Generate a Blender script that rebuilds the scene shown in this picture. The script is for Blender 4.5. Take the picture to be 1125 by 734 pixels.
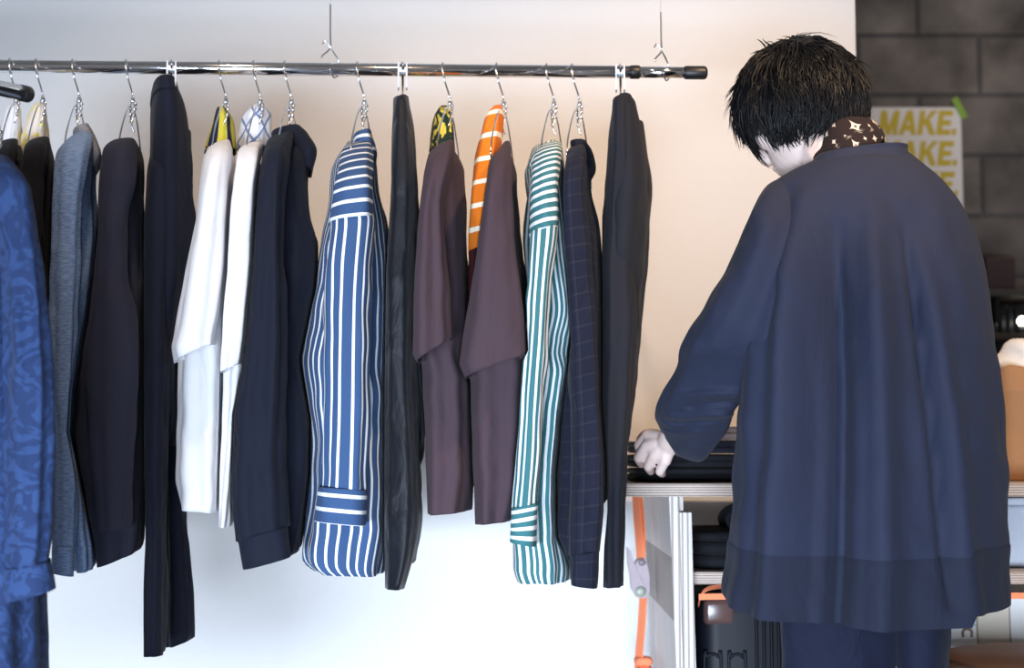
import bpy, bmesh, math, random
from mathutils import Vector, Matrix, noise
# ------------------------------------------------------------------ scene, camera, world, lights
for o in list(bpy.data.objects): bpy.data.objects.remove(o, do_unlink=True)
S = bpy.context.scene
COL = S.collection
FPX = 1562.0
CAMZ = 0.95
TH = math.atan(123.0 / FPX)
cd = bpy.data.cameras.new('camera'); cam = bpy.data.objects.new('camera', cd); COL.objects.link(cam)
cd.sensor_width = 36.0; cd.lens = 36.0 * FPX / 1125.0
cam.location = (0, 0, CAMZ); cam.rotation_euler = (math.pi / 2 + TH, 0, 0)
cd.clip_start = 0.05
cd.dof.use_dof = True; cd.dof.focus_distance = 2.36; cd.dof.aperture_fstop = 3.2
S.camera = cam
S.view_settings.view_transform = 'Standard'; S.view_settings.look = 'None'
S.view_settings.gamma = 1.0; S.view_settings.use_curve_mapping = False
S.view_settings.exposure = 0.0
w = bpy.data.worlds.new('world'); S.world = w; w.use_nodes = True
w.node_tree.nodes['Background'].inputs[0].default_value = (0.92, 0.90, 0.95, 1)
w.node_tree.nodes['Background'].inputs[1].default_value = 0.19

def area(name, loc, target, sx, sy, energy, color):
    l = bpy.data.lights.new(name, 'AREA'); l.shape = 'RECTANGLE'; l.size = sx; l.size_y = sy
    l.energy = energy; l.color = color
    o = bpy.data.objects.new(name, l); COL.objects.link(o); o.location = loc
    o.rotation_euler = (Vector(target) - Vector(loc)).to_track_quat('-Z', 'Y').to_euler()
    return o
def spot(name, loc, target, energy, color, size, blend=0.6, rad=0.06):
    l = bpy.data.lights.new(name, 'SPOT'); l.energy = energy; l.color = color; l.spot_size = math.radians(size)
    l.spot_blend = blend; l.shadow_soft_size = rad
    o = bpy.data.objects.new(name, l); COL.objects.link(o); o.location = loc
    o.rotation_euler = (Vector(target) - Vector(loc)).to_track_quat('-Z', 'Y').to_euler()
    return o
area('shop_window_daylight', (-0.7, -1.15, 0.32), (0.0, 3.26, 0.40), 2.4, 0.62, 60, (0.70, 0.83, 1.0)).data.spread = math.radians(75)
spot('ceiling_spot_light', (1.0, 1.35, 2.6), (0.35, 3.26, 1.05), 165, (1.0, 0.70, 0.45), 60, 0.9)
spot('ceiling_spot_light', (-0.5, 1.35, 2.6), (-0.45, 3.26, 1.05), 60, (1.0, 0.78, 0.60), 58, 0.9)
spot('added_rear_wall_fill', (1.9, 3.6, 2.6), (1.5, 4.6, 1.4), 19, (1.0, 0.82, 0.66), 110, 0.9)  # added warm fill to lift the dark block wall, stands for no fixture

# ------------------------------------------------------------------ helpers
def W(px, py, Y):
    dx = (px - 562.5) / FPX; dz = (367.0 - py) / FPX
    dy = math.cos(TH) - dz * math.sin(TH); zz = math.sin(TH) + dz * math.cos(TH)
    k = Y / dy
    return Vector((dx * k, Y, CAMZ + zz * k))
def proj(p):
    d = p - Vector((0, 0, CAMZ)); f = d.y*math.cos(TH) + d.z*math.sin(TH); u = d.z*math.cos(TH) - d.y*math.sin(TH)
    return 562.5 + FPX*d.x/f, 367.0 - FPX*u/f
# neighbours on the rail press against each other: the gap between two of them, as (row, column) pairs
GAP = {
 (11,40): [(100,24),(150,24),(300,22),(700,22)],
 (40,80): [(150,60),(175,59),(250,54),(300,52),(700,52)],
 (80,139): [(150,112),(180,109),(250,104),(310,98),(360,91),(430,79),(475,76),(560,93),(600,101),(640,103)],
 (139,188): [(100,158),(175,158),(250,155),(300,155),(700,154)],
 (188,241): [(100,222),(200,218),(240,215),(300,202),(380,187),(400,190),(530,188),(570,199),(605,216)],
 (241,279): [(150,258),(180,258),(220,252),(300,248),(345,244),(410,241),(450,240),(600,236)],
 (279,313): [(140,292),(170,287),(200,282),(285,278),(370,270),(403,266),(455,256),(550,253),(630,260)],
 (313,393): [(140,352),(180,354),(260,346),(318,342),(393,326),(420,330),(460,337),(520,336),(560,331),(640,324)],
 (393,442): [(110,425),(200,426),(300,421),(420,419),(660,419)],
 (442,487): [(110,466),(200,462),(250,458),(350,453),(388,452),(400,458),(480,461),(560,464),(660,465)],
 (487,546): [(120,512),(200,511),(260,508),(300,508),(350,510),(400,503),(420,512),(600,517)],
 (546,601): [(150,567),(260,567),(340,577),(385,580),(396,573),(480,567),(560,560),(660,556)],
 (601,629): [(155,620),(185,618),(210,617),(270,619),(310,622),(375,626),(455,612),(520,606),(588,608),(620,624),(660,625)],
 (629,681): [(130,655),(180,654),(230,655),(280,656),(440,658),(500,663),(560,664),(600,660),(660,658)]}
SKEW = 34.0        # the pressed faces lie a little askew to the rail
def seg(tab, y):
    if y <= tab[0][0]: return tab[0][1]
    for (a, b), (c, d) in zip(tab, tab[1:]):
        if y <= c: return b + (d - b)*(y - a)/(c - a)
    return tab[-1][1]
def squeeze(mb, hx, left=None, right=None, ring=0):
    L_ = left or next((v for k, v in GAP.items() if k[1] == hx), None); R_ = right or next((v for k, v in GAP.items() if k[0] == hx), None)
    if ring:
        for a in range(0, len(mb.v), ring):
            P_ = [proj(p) for p in mb.v[a:a+ring]]; mn = min(q[0] for q in P_); mxx = max(q[0] for q in P_); my_ = sum(q[1] for q in P_)/ring; of_ = SKEW*(sum(p.y for p in mb.v[a:a+ring])/ring - 2.37)
            if mxx - mn < 4 or my_ < 220: continue
            rp_ = min(1, (my_ - 220)/110)*min(1, (1 - a/len(mb.v))/0.12)
            nl, nr_ = mn, mxx
            if L_ and -9 < mn - seg(L_, my_) - of_ < 16:
                g_ = mn - seg(L_, my_) - of_; nl = mn - max(0, g_ + 9)*rp_*max(0, min(1, (16 - g_)/6))
            if R_ and -9 < seg(R_, my_) + of_ - mxx < 16:
                g_ = seg(R_, my_) + of_ - mxx; nr_ = mxx + max(0, g_ + 9)*rp_*max(0, min(1, (16 - g_)/6))
            if (nl, nr_) != (mn, mxx):
                for p, q in zip(mb.v[a:a+ring], P_): p.x += ((nl + (q[0]-mn)*(nr_-nl)/(mxx-mn)) - q[0])/FPX*p.y
    for p in mb.v:
        px, py = proj(p); of_ = SKEW*(p.y - 2.37); lo = seg(L_, py) + of_ + 1.0 if L_ else -1e9; hi = seg(R_, py) + of_ - 1.0 if R_ else 1e9
        q = px
        if lo > hi: q = (lo + hi)/2
        else:
            w_ = min(3.0, (hi - lo)*0.3)           # soft clamp so that pressed cloth stays rounded
            if px < lo + w_: q = lo + w_*math.exp((px - lo - w_)/w_)
            elif px > hi - w_: q = hi - w_*math.exp(-(px - hi + w_)/w_)
        if q != px: p.x += (q - px)/FPX*(p.y)
    return mb
ORG = {}
def org(p): return ORG.get(p.name, Vector((0, 0, 0))) if p else Vector((0, 0, 0))
def tag(o, label=None, cat=None, group=None, kind=None):
    if label: o['label'] = label
    if cat: o['category'] = cat
    if group: o['group'] = group
    if kind: o['kind'] = kind
    return o
def thing(name, loc, label, cat, group=None):
    o = bpy.data.objects.new(name, None); COL.objects.link(o); o.location = loc; o.empty_display_size = 0.05
    ORG[o.name] = Vector(loc)
    return tag(o, label, cat, group)
class MB:
    def __init__(s): s.v = []; s.f = []; s.uv = []
    def add(s, v, f, uv=None):
        b = len(s.v); s.v += [Vector(p) for p in v]; s.uv += (uv if uv else [(p[0], p[2]) for p in v])
        s.f += [tuple(i + b for i in q) for q in f]; return s
    def box(s, lo, hi):
        (x0, y0, z0), (x1, y1, z1) = lo, hi
        v = [(x0,y0,z0),(x1,y0,z0),(x1,y1,z0),(x0,y1,z0),(x0,y0,z1),(x1,y0,z1),(x1,y1,z1),(x0,y1,z1)]
        return s.add(v, [(3,2,1,0),(4,5,6,7),(0,1,5,4),(1,2,6,5),(2,3,7,6),(3,0,4,7)])
    def hexa(s, pts):
        return s.add(pts, [(3,2,1,0),(4,5,6,7),(0,1,5,4),(1,2,6,5),(2,3,7,6),(3,0,4,7)])
    def tube(s, path, r, n=10, caps=True, flat=1.0, ref=None):
        P = [Vector(p) for p in path]; R = r if isinstance(r, (list, tuple)) else [r] * len(P)
        v = []; f = []; nrm = Vector(ref) if ref else None
        for i, p in enumerate(P):
            t = (P[min(i + 1, len(P) - 1)] - P[max(i - 1, 0)]).normalized()
            if nrm is None: nrm = Vector((0, 0, 1)) if abs(t.z) < 0.9 else Vector((1, 0, 0))
            a = nrm - t * nrm.dot(t)
            if a.length < 1e-6: a = t.orthogonal()
            a.normalize(); nrm = a; b = t.cross(a)
            for k in range(n):
                q = 2 * math.pi * k / n
                v.append(p + a * math.cos(q) * R[i] + b * math.sin(q) * R[i] * flat)
        for i in range(len(P) - 1):
            for k in range(n):
                k2 = (k + 1) % n
                f.append((i*n + k, i*n + k2, (i+1)*n + k2, (i+1)*n + k))
        if caps:
            f.append(tuple(range(n - 1, -1, -1))); f.append(tuple((len(P)-1)*n + k for k in range(n)))
        return s.add(v, f)
    def capsule(s, a, b, ra, rb, n=16, m=5):
        a = Vector(a); b = Vector(b); t = (b - a).normalized()
        path = []; R = []
        for i in range(m + 1):
            q = math.pi / 2 * (1 - i / m); path.append(a - t * ra * math.sin(q)); R.append(max(ra * math.cos(q), 1e-4))
        for i in range(1, 6): path.append(a.lerp(b, i / 6)); R.append(ra + (rb - ra) * i / 6)
        for i in range(m + 1):
            q = math.pi / 2 * i / m; path.append(b + t * rb * math.sin(q)); R.append(max(rb * math.cos(q), 1e-4))
        return s.tube(path, R, n)
    def ell(s, c, r, rot=None, n=24, m=14):
        c = Vector(c); v = []; f = []
        for i in range(m + 1):
            a = math.pi * i / m
            for k in range(n):
                q = 2 * math.pi * k / n; si = max(math.sin(a), 1e-3)
                p = Vector((r[0]*si*math.cos(q), r[1]*si*math.sin(q), r[2]*math.cos(a)))
                v.append(c + (rot @ p if rot else p))
        for i in range(m):
            for k in range(n):
                k2 = (k + 1) % n; f.append((i*n+k, (i+1)*n+k, (i+1)*n+k2, i*n+k2))
        f.append(tuple(range(n - 1, -1, -1))[::-1]); f.append(tuple(m*n + k for k in range(n))[::-1])
        return s.add(v, f)
    def build(s, name, mat, parent=None, smooth=True, solid=0, bevel=0, weld=False, segs=2):
        o0 = org(parent)
        me = bpy.data.meshes.new(name)
        me.from_pydata([p - o0 for p in s.v], [], s.f)
        ul = me.uv_layers.new(name='UVMap')
        for l in me.loops: ul.data[l.index].uv = s.uv[l.vertex_index]
        if weld or bevel:
            bm = bmesh.new(); bm.from_mesh(me)
            if weld: bmesh.ops.remove_doubles(bm, verts=bm.verts, dist=1e-5)
            bmesh.ops.recalc_face_normals(bm, faces=bm.faces); bm.to_mesh(me); bm.free()
        if mat: me.materials.append(mat)
        o = bpy.data.objects.new(name, me); COL.objects.link(o)
        if parent: o.parent = parent; ORG[o.name] = o0.copy()
        for p in me.polygons: p.use_smooth = smooth
        if bevel:
            md = o.modifiers.new('bevel', 'BEVEL'); md.width = bevel; md.segments = segs; md.limit_method = 'ANGLE'
        if solid:
            md = o.modifiers.new('thickness', 'SOLIDIFY'); md.thickness = solid; md.offset = -1
        return o
def smooth_path(pts, k=6):
    P = [Vector(p) for p in pts]; out = []
    for i in range(len(P) - 1):
        p0 = P[max(i-1, 0)]; p1 = P[i]; p2 = P[i+1]; p3 = P[min(i+2, len(P)-1)]
        for j in range(k):
            t = j / k
            out.append(0.5*((2*p1)+(p2-p0)*t+(2*p0-5*p1+4*p2-p3)*t*t+(3*p1-p0-3*p2+p3)*t**3))
    out.append(P[-1]); return out
def hermite(rows, s):
    # monotone-ish cubic interpolation of rows at parameter s (0..len-1)
    n = len(rows); i = min(int(s), n - 2); t = s - i
    out = []
    for c in range(len(rows[0])):
        y0 = rows[i][c]; y1 = rows[i+1][c]
        d0 = (y1 - rows[i-1][c]) if i > 0 else 0; d1 = (rows[i+2][c] - y0) if i + 2 < n else 0
        dl = y1 - y0
        m0 = d0 * 0.5 if i > 0 else dl
        m1 = d1 * 0.5 if i + 2 < n else dl
        if abs(m0) > 3 * abs(dl): m0 = math.copysign(3 * abs(dl), m0)
        if abs(m1) > 3 * abs(dl): m1 = math.copysign(3 * abs(dl), m1)
        h = (2*t**3-3*t*t+1)*y0 + (t**3-2*t*t+t)*m0 + (-2*t**3+3*t*t)*y1 + (t**3-t*t)*m1
        out.append(h)
    return out
def loft(rows, Y0, n=56, m=64, fold=0.004, ks=(3, 5, 8), seed=0, ridges=(), p=0.8, top_cap=True, end_cap=False, shift=None, ramp0=0.25, wr=0.0045):
    """closed cloth tube; rows are (xl, yl, xr, yr, dy, hd): the two edges of the section, its depth and its half depth"""
    rnd = random.Random(seed)
    terms = [(k, rnd.uniform(0, 6.28), rnd.uniform(-1.2, 1.2), rnd.uniform(0.5, 1)) for k in ks]
    b = MB(); V = []; UV = []; F = []
    # parametrise by length
    mid = [W((r[0]+r[2])/2, (r[1]+r[3])/2, Y0 + r[4]) for r in rows]
    L = [0]
    for i in range(1, len(rows)): L.append(L[-1] + max((mid[i]-mid[i-1]).length, 0.004))
    per = max((W(r[2], r[3], Y0+r[4]) - W(r[0], r[1], Y0+r[4])).length * 1.2 + r[5] * 3.2 for r in rows)
    sh = Vector(shift) if shift else Vector((0, 0, 0))
    for i in range(m + 1):
        d = L[-1] * i / m; j = 0
        while j < len(L) - 2 and L[j+1] < d: j += 1
        s = j + (d - L[j]) / (L[j+1] - L[j])
        xl, yl, xr, yr, dy, hd = hermite(rows, s)
        A = W(xl, yl, Y0 + dy); B = W(xr, yr, Y0 + dy); c = (A + B) / 2; e1 = (B - A) / 2
        e2 = Vector((c.x, c.y, 0)).normalized()
        e1n = e1.normalized(); tt = i / m
        rp = min(1.0, ramp0 + tt * 1.1) * min(1, tt * 6 + 0.1)
        a_lim = min(e1.length, hd) * 0.45
        for k in range(n):
            q = 2 * math.pi * k / n; cq = math.cos(q); sq = math.sin(q)
            cc = math.copysign(abs(cq) ** p, cq); ss = math.copysign(abs(sq) ** p, sq)
            pos = c + e1 * cc + e2 * hd * ss
            nr = (e1n * cq + e2 * sq)
            am = 0
            for (kk, ph, dr, wt) in terms: am += wt * math.sin(kk * q + ph + dr * tt * 3)
            am *= min(fold, a_lim) * rp / max(1, len(terms)) * 1.6
            if sq < 0.2:
                t = (cc + 1) / 2
                for (t0, t1, amp, wd, s0, s1) in ridges:
                    if s0 <= tt <= s1:
                        u = (tt - s0) / max(s1 - s0, 1e-3); tc = t0 + (t1 - t0) * u
                        am += amp * math.exp(-((t - tc) / wd) ** 2) * min(1, u * 4) * min(1, (1 - u) * 8 + (1 if s1 >= 1 else 0)) * min(1, 0.2 - sq)
            if wr:
                s_ = seed * 7.3
                am += min(wr, a_lim * .6) * min(1, tt * 5 + .1) * (1.3*noise.noise((pos.x*11 + s_, pos.y*9, pos.z*4.5)) + 0.8*noise.noise((pos.x*24 + pos.z*12, pos.y*16 + s_, pos.z*14 - pos.x*14)))
            V.append(pos + nr * am + sh); UV.append((per * k / n, d))
    for i in range(m):
        for k in range(n):
            k2 = (k + 1) % n; F.append((i*n+k, (i+1)*n+k, (i+1)*n+k2, i*n+k2))
    if top_cap: F.append(tuple(range(n)))
    if end_cap: F.append(tuple(m*n + k for k in range(n))[::-1])
    return b.add(V, F, UV)

# ------------------------------------------------------------------ materials
def nodes(name):
    m = bpy.data.materials.new(name); m.use_nodes = True
    return m, m.node_tree.nodes, m.node_tree.links, m.node_tree.nodes['Principled BSDF']
def C(r, g, b):
    f = lambda v: (v/255/12.92) if v/255 <= 0.04045 else ((v/255+0.055)/1.055)**2.4
    return (f(r), f(g), f(b), 1)
def plain(name, col, rough=0.5, metal=0.0, bump=0, bscale=40, vary=0.0, spec=0.5, coords='Object'):
    m, N, Lk, P = nodes(name)
    P.inputs['Base Color'].default_value = col; P.inputs['Roughness'].default_value = rough
    P.inputs['Metallic'].default_value = metal; P.inputs['Specular IOR Level'].default_value = spec
    tc = N.new('ShaderNodeTexCoord')
    if bump or vary:
        nz = N.new('ShaderNodeTexNoise'); nz.inputs['Scale'].default_value = bscale; nz.inputs['Detail'].default_value = 5
        Lk.new(tc.outputs[coords], nz.inputs['Vector'])
        if bump:
            bp = N.new('ShaderNodeBump'); bp.inputs['Strength'].default_value = bump; bp.inputs['Distance'].default_value = 0.01
            Lk.new(nz.outputs['Fac'], bp.inputs['Height']); Lk.new(bp.outputs['Normal'], P.inputs['Normal'])
        if vary:
            mx = N.new('ShaderNodeMix'); mx.data_type = 'RGBA'; mx.blend_type = 'MULTIPLY'; mx.inputs[0].default_value = 1
            mr = N.new('ShaderNodeMapRange'); mr.inputs['To Min'].default_value = 1 - vary; mr.inputs['To Max'].default_value = 1 + vary
            Lk.new(nz.outputs['Fac'], mr.inputs['Value']); mx.inputs[6].default_value = col
            Lk.new(mr.outputs['Result'], mx.inputs[7]); Lk.new(mx.outputs[2], P.inputs['Base Color'])
    return m
def ramp2(N, Lk, src, c0, c1, p0, p1, interp='LINEAR'):
    r = N.new('ShaderNodeValToRGB'); r.color_ramp.interpolation = interp
    r.color_ramp.elements[0].position = p0; r.color_ramp.elements[0].color = c0
    r.color_ramp.elements[1].position = p1; r.color_ramp.elements[1].color = c1
    Lk.new(src, r.inputs['Fac']); return r
def math_node(N, Lk, op, a, b=None):
    n = N.new('ShaderNodeMath'); n.operation = op
    for i, x in enumerate((a, b)):
        if x is None: continue
        if isinstance(x, (int, float)): n.inputs[i].default_value = x
        else: Lk.new(x, n.inputs[i])
    return n.outputs[0]
def fabric(name, col, rough=0.85, sheen=0.03, wrinkle=0.35, weave=True, pattern=None, col2=None, period=0.026, duty=0.22, vary=0.12, axis='u', wscale=(9, 9, 5)):
    m, N, Lk, P = nodes(name)
    P.inputs['Roughness'].default_value = rough
    P.inputs['Sheen Weight'].default_value = sheen; P.inputs['Sheen Roughness'].default_value = 0.5
    P.inputs['Specular IOR Level'].default_value = 0.25
    tc = N.new('ShaderNodeTexCoord'); mp = N.new('ShaderNodeMapping'); mp.inputs['Scale'].default_value = wscale
    Lk.new(tc.outputs['Object'], mp.inputs['Vector'])
    nz = N.new('ShaderNodeTexNoise'); nz.inputs['Scale'].default_value = 1.6; nz.inputs['Detail'].default_value = 3; nz.inputs['Distortion'].default_value = 0.8
    Lk.new(mp.outputs['Vector'], nz.inputs['Vector'])
    bp = N.new('ShaderNodeBump'); bp.inputs['Strength'].default_value = wrinkle; bp.inputs['Distance'].default_value = 0.03
    Lk.new(nz.outputs['Fac'], bp.inputs['Height'])
    fine = N.new('ShaderNodeTexNoise'); fine.inputs['Scale'].default_value = 450; fine.inputs['Detail'].default_value = 2
    Lk.new(tc.outputs['UV'], fine.inputs['Vector'])
    b2 = N.new('ShaderNodeBump'); b2.inputs['Strength'].default_value = 0.15; b2.inputs['Distance'].default_value = 0.001
    Lk.new(fine.outputs['Fac'], b2.inputs['Height']); Lk.new(bp.outputs['Normal'], b2.inputs['Normal'])
    Lk.new(b2.outputs['Normal'], P.inputs['Normal'])
    uv = N.new('ShaderNodeSeparateXYZ'); Lk.new(tc.outputs['UV'], uv.inputs[0])
    base = None
    def stripes(src, per, dut):
        fr = math_node(N, Lk, 'FRACT', math_node(N, Lk, 'DIVIDE', src, per))
        d = math_node(N, Lk, 'ABSOLUTE', math_node(N, Lk, 'SUBTRACT', fr, 0.5))
        return math_node(N, Lk, 'LESS_THAN', d, dut / 2)
    def mix(fac, a, b_):
        mx = N.new('ShaderNodeMix'); mx.data_type = 'RGBA'
        Lk.new(fac, mx.inputs[0])
        for i, x in ((6, a), (7, b_)):
            if isinstance(x, tuple): mx.inputs[i].default_value = x
            else: Lk.new(x, mx.inputs[i])
        return mx.outputs[2]
    if pattern == 'stripe':
        base = mix(stripes(uv.outputs[0 if axis == 'u' else 1], period, duty), col, col2)
    elif pattern == 'plaid':
        a = stripes(uv.outputs[0], period, duty); b_ = stripes(uv.outputs[1], period, duty)
        f = math_node(N, Lk, 'MULTIPLY', math_node(N, Lk, 'ADD', a, b_), 0.45)
        base = mix(f, col, col2)
    elif pattern == 'jacquard':
        mp2 = N.new('ShaderNodeMapping'); mp2.inputs['Scale'].default_value = (1, 1, 1); Lk.new(tc.outputs['UV'], mp2.inputs['Vector'])
        v1 = N.new('ShaderNodeTexNoise'); v1.inputs['Scale'].default_value = 20; v1.inputs['Detail'].default_value = 1.5; v1.inputs['Distortion'].default_value = 3.5
        Lk.new(mp2.outputs['Vector'], v1.inputs['Vector'])
        r = ramp2(N, Lk, v1.outputs['Fac'], (0, 0, 0, 1), (1, 1, 1, 1), 0.48, 0.55)
        base = mix(r.outputs['Color'], col, col2)
    elif pattern == 'denim':
        mp2 = N.new('ShaderNodeMapping'); mp2.inputs['Scale'].default_value = (60, 420, 1); Lk.new(tc.outputs['UV'], mp2.inputs['Vector'])
        v1 = N.new('ShaderNodeTexNoise'); v1.inputs['Scale'].default_value = 1; v1.inputs['Detail'].default_value = 3
        Lk.new(mp2.outputs['Vector'], v1.inputs['Vector'])
        r = ramp2(N, Lk, v1.outputs['Fac'], (0, 0, 0, 1), (1, 1, 1, 1), 0.3, 0.7)
        base = mix(r.outputs['Color'], col, col2)
    elif pattern == 'floral':
        v1 = N.new('ShaderNodeTexNoise'); v1.inputs['Scale'].default_value = 28; v1.inputs['Detail'].default_value = 2; v1.inputs['Distortion'].default_value = 2
        Lk.new(tc.outputs['Object'], v1.inputs['Vector'])
        r = ramp2(N, Lk, v1.outputs['Fac'], (0, 0, 0, 1), (1, 1, 1, 1), 0.52, 0.56)
        base = mix(r.outputs['Color'], col, col2)
    elif pattern == 'lattice':
        s1 = math_node(N, Lk, 'ADD', uv.outputs[0], uv.outputs[1]); s2 = math_node(N, Lk, 'SUBTRACT', uv.outputs[0], uv.outputs[1])
        f = math_node(N, Lk, 'MAXIMUM', stripes(s1, period, duty), stripes(s2, period, duty))
        base = mix(f, col, col2)
    elif pattern == 'star':
        v1 = N.new('ShaderNodeTexVoronoi'); v1.distance = 'MINKOWSKI'; v1.inputs['Exponent'].default_value = 0.55; v1.inputs['Scale'].default_value = period
        v1.inputs['Randomness'].default_value = 0.25
        Lk.new(tc.outputs['UV'], v1.inputs['Vector'])
        f1 = math_node(N, Lk, 'LESS_THAN', v1.outputs['Distance'], duty)
        f2 = math_node(N, Lk, 'GREATER_THAN', v1.outputs['Distance'], duty * 0.35)
        base = mix(math_node(N, Lk, 'MULTIPLY', f1, f2), col, col2)
    if base is None:
        rgb = N.new('ShaderNodeRGB'); rgb.outputs[0].default_value = col; base = rgb.outputs[0]
    mx = N.new('ShaderNodeMix'); mx.data_type = 'RGBA'; mx.blend_type = 'MULTIPLY'; mx.inputs[0].default_value = 1
    mr = N.new('ShaderNodeMapRange'); mr.inputs['To Min'].default_value = 1 - vary; mr.inputs['To Max'].default_value = 1 + vary
    Lk.new(fine.outputs['Fac'], mr.inputs['Value']); Lk.new(base, mx.inputs[6]); Lk.new(mr.outputs['Result'], mx.inputs[7])
    Lk.new(mx.outputs[2], P.inputs['Base Color'])
    return m
def plywood(name, face, dark):
    """plywood: pale faces, dark glue lines on the edges, laid along the board's normal (object z)"""
    m, N, Lk, P = nodes(name); P.inputs['Roughness'].default_value = 0.6
    tc = N.new('ShaderNodeTexCoord'); sp = N.new('ShaderNodeSeparateXYZ'); Lk.new(tc.outputs['Generated'], sp.inputs[0])
    return m, N, Lk, P, tc, sp
def ply(name, axis, layers, face, glue):
    m, N, Lk, P, tc, sp = plywood(name, face, glue)
    mp = N.new('ShaderNodeMapping'); mp.inputs['Scale'].default_value = (3, 3, 3) if axis == 2 else (20, 20, 1.5)
    Lk.new(tc.outputs['Object'], mp.inputs['Vector'])
    nz = N.new('ShaderNodeTexNoise'); nz.inputs['Scale'].default_value = 4; nz.inputs['Detail'].default_value = 6; Lk.new(mp.outputs['Vector'], nz.inputs['Vector'])
    fr = math_node(N, Lk, 'FRACT', math_node(N, Lk, 'MULTIPLY', sp.outputs[axis], layers))
    d = math_node(N, Lk, 'ABSOLUTE', math_node(N, Lk, 'SUBTRACT', fr, 0.5))
    gl = math_node(N, Lk, 'LESS_THAN', d, 0.17)
    mx = N.new('ShaderNodeMix'); mx.data_type = 'RGBA'; Lk.new(gl, mx.inputs[0]); mx.inputs[6].default_value = face; mx.inputs[7].default_value = glue
    m2 = N.new('ShaderNodeMix'); m2.data_type = 'RGBA'; m2.blend_type = 'MULTIPLY'; m2.inputs[0].default_value = 1
    mr = N.new('ShaderNodeMapRange'); mr.inputs['To Min'].default_value = 0.8; mr.inputs['To Max'].default_value = 1.15
    Lk.new(nz.outputs['Fac'], mr.inputs['Value']); Lk.new(mx.outputs[2], m2.inputs[6]); Lk.new(mr.outputs['Result'], m2.inputs[7])
    Lk.new(m2.outputs[2], P.inputs['Base Color'])
    return m
M = {}
M['wall'] = plain('white_wall_paint', (0.80, 0.78, 0.77, 1), 0.75, bump=0.05, bscale=60, vary=0.02)
M['floor'] = plain('grey_concrete_floor', (0.42, 0.41, 0.40, 1), 0.55, bump=0.1, bscale=8, vary=0.2)
M['ceiling'] = plain('ceiling_paint', (0.55, 0.53, 0.50, 1), 0.9)
M['chrome'] = plain('chrome', (0.82, 0.83, 0.85, 1), 0.12, 1.0)
M['wire'] = plain('steel_wire', (0.78, 0.80, 0.84, 1), 0.2, 1.0)
M['black_rubber'] = plain('black_rubber', (0.012, 0.012, 0.013, 1), 0.45)
M['clear'] = plain('pale_plastic_clip', (0.75, 0.78, 0.82, 1), 0.25)

# ------------------------------------------------------------------ structure
def struct(name, mb, mat, **k):
    o = mb.build(name, mat, smooth=False, **k); o['kind'] = 'structure'; return o
WY = 3.26                                   # face of the white wall
XE = W(941, 100, WY).x
struct('floor', MB().box((-4, -3, -0.1), (4, 5.2, 0)), M['floor'])
struct('ceiling', MB().box((-4, 0.2, 2.75), (4, 5.2, 2.85)), M['ceiling'])
struct('wall_back', MB().box((-4, WY, 0), (XE, WY + 0.07, 2.75)), M['wall'])
# dark concrete block wall of the room behind
m, N, Lk, P = nodes('dark_concrete_blocks')
tc = N.new('ShaderNodeTexCoord'); mp = N.new('ShaderNodeMapping'); mp.inputs['Rotation'].default_value = (math.pi/2, 0, 0)
mp.inputs['Location'].default_value = (0.06, 0.1, 0.0)
Lk.new(tc.outputs['Object'], mp.inputs['Vector'])
bk = N.new('ShaderNodeTexBrick'); bk.inputs['Scale'].default_value = 1; bk.inputs['Brick Width'].default_value = 0.40; bk.inputs['Row Height'].default_value = 0.20
bk.inputs['Mortar Size'].default_value = 0.012; bk.inputs['Mortar Smooth'].default_value = 0.6
bk.inputs['Color1'].default_value = (0.125, 0.105, 0.09, 1); bk.inputs['Color2'].default_value = (0.07, 0.058, 0.052, 1); bk.inputs['Mortar'].default_value = (0.045, 0.04, 0.038, 1)
Lk.new(mp.outputs['Vector'], bk.inputs['Vector'])
nz = N.new('ShaderNodeTexNoise'); nz.inputs['Scale'].default_value = 5; nz.inputs['Detail'].default_value = 8; Lk.new(tc.outputs['Object'], nz.inputs['Vector'])
mx = N.new('ShaderNodeMix'); mx.data_type = 'RGBA'; mx.blend_type = 'MULTIPLY'; mx.inputs[0].default_value = 1
mr = N.new('ShaderNodeMapRange'); mr.inputs['From Min'].default_value = 0.3; mr.inputs['From Max'].default_value = 0.7; mr.inputs['To Min'].default_value = 0.5; mr.inputs['To Max'].default_value = 2.1
Lk.new(nz.outputs['Fac'], mr.inputs['Value']); Lk.new(bk.outputs['Color'], mx.inputs[6]); Lk.new(mr.outputs['Result'], mx.inputs[7]); Lk.new(mx.outputs[2], P.inputs['Base Color'])
P.inputs['Roughness'].default_value = 0.9
bp = N.new('ShaderNodeBump'); bp.inputs['Strength'].default_value = 0.5; bp.inputs['Distance'].default_value = 0.01
Lk.new(mx.outputs[2], bp.inputs['Height']); Lk.new(bp.outputs['Normal'], P.inputs['Normal'])
M['blocks'] = m
CY = 4.6
struct('wall_rear', MB().box((-0.5, CY, 0), (4, CY + 0.2, 2.75)), M['blocks'])

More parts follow.
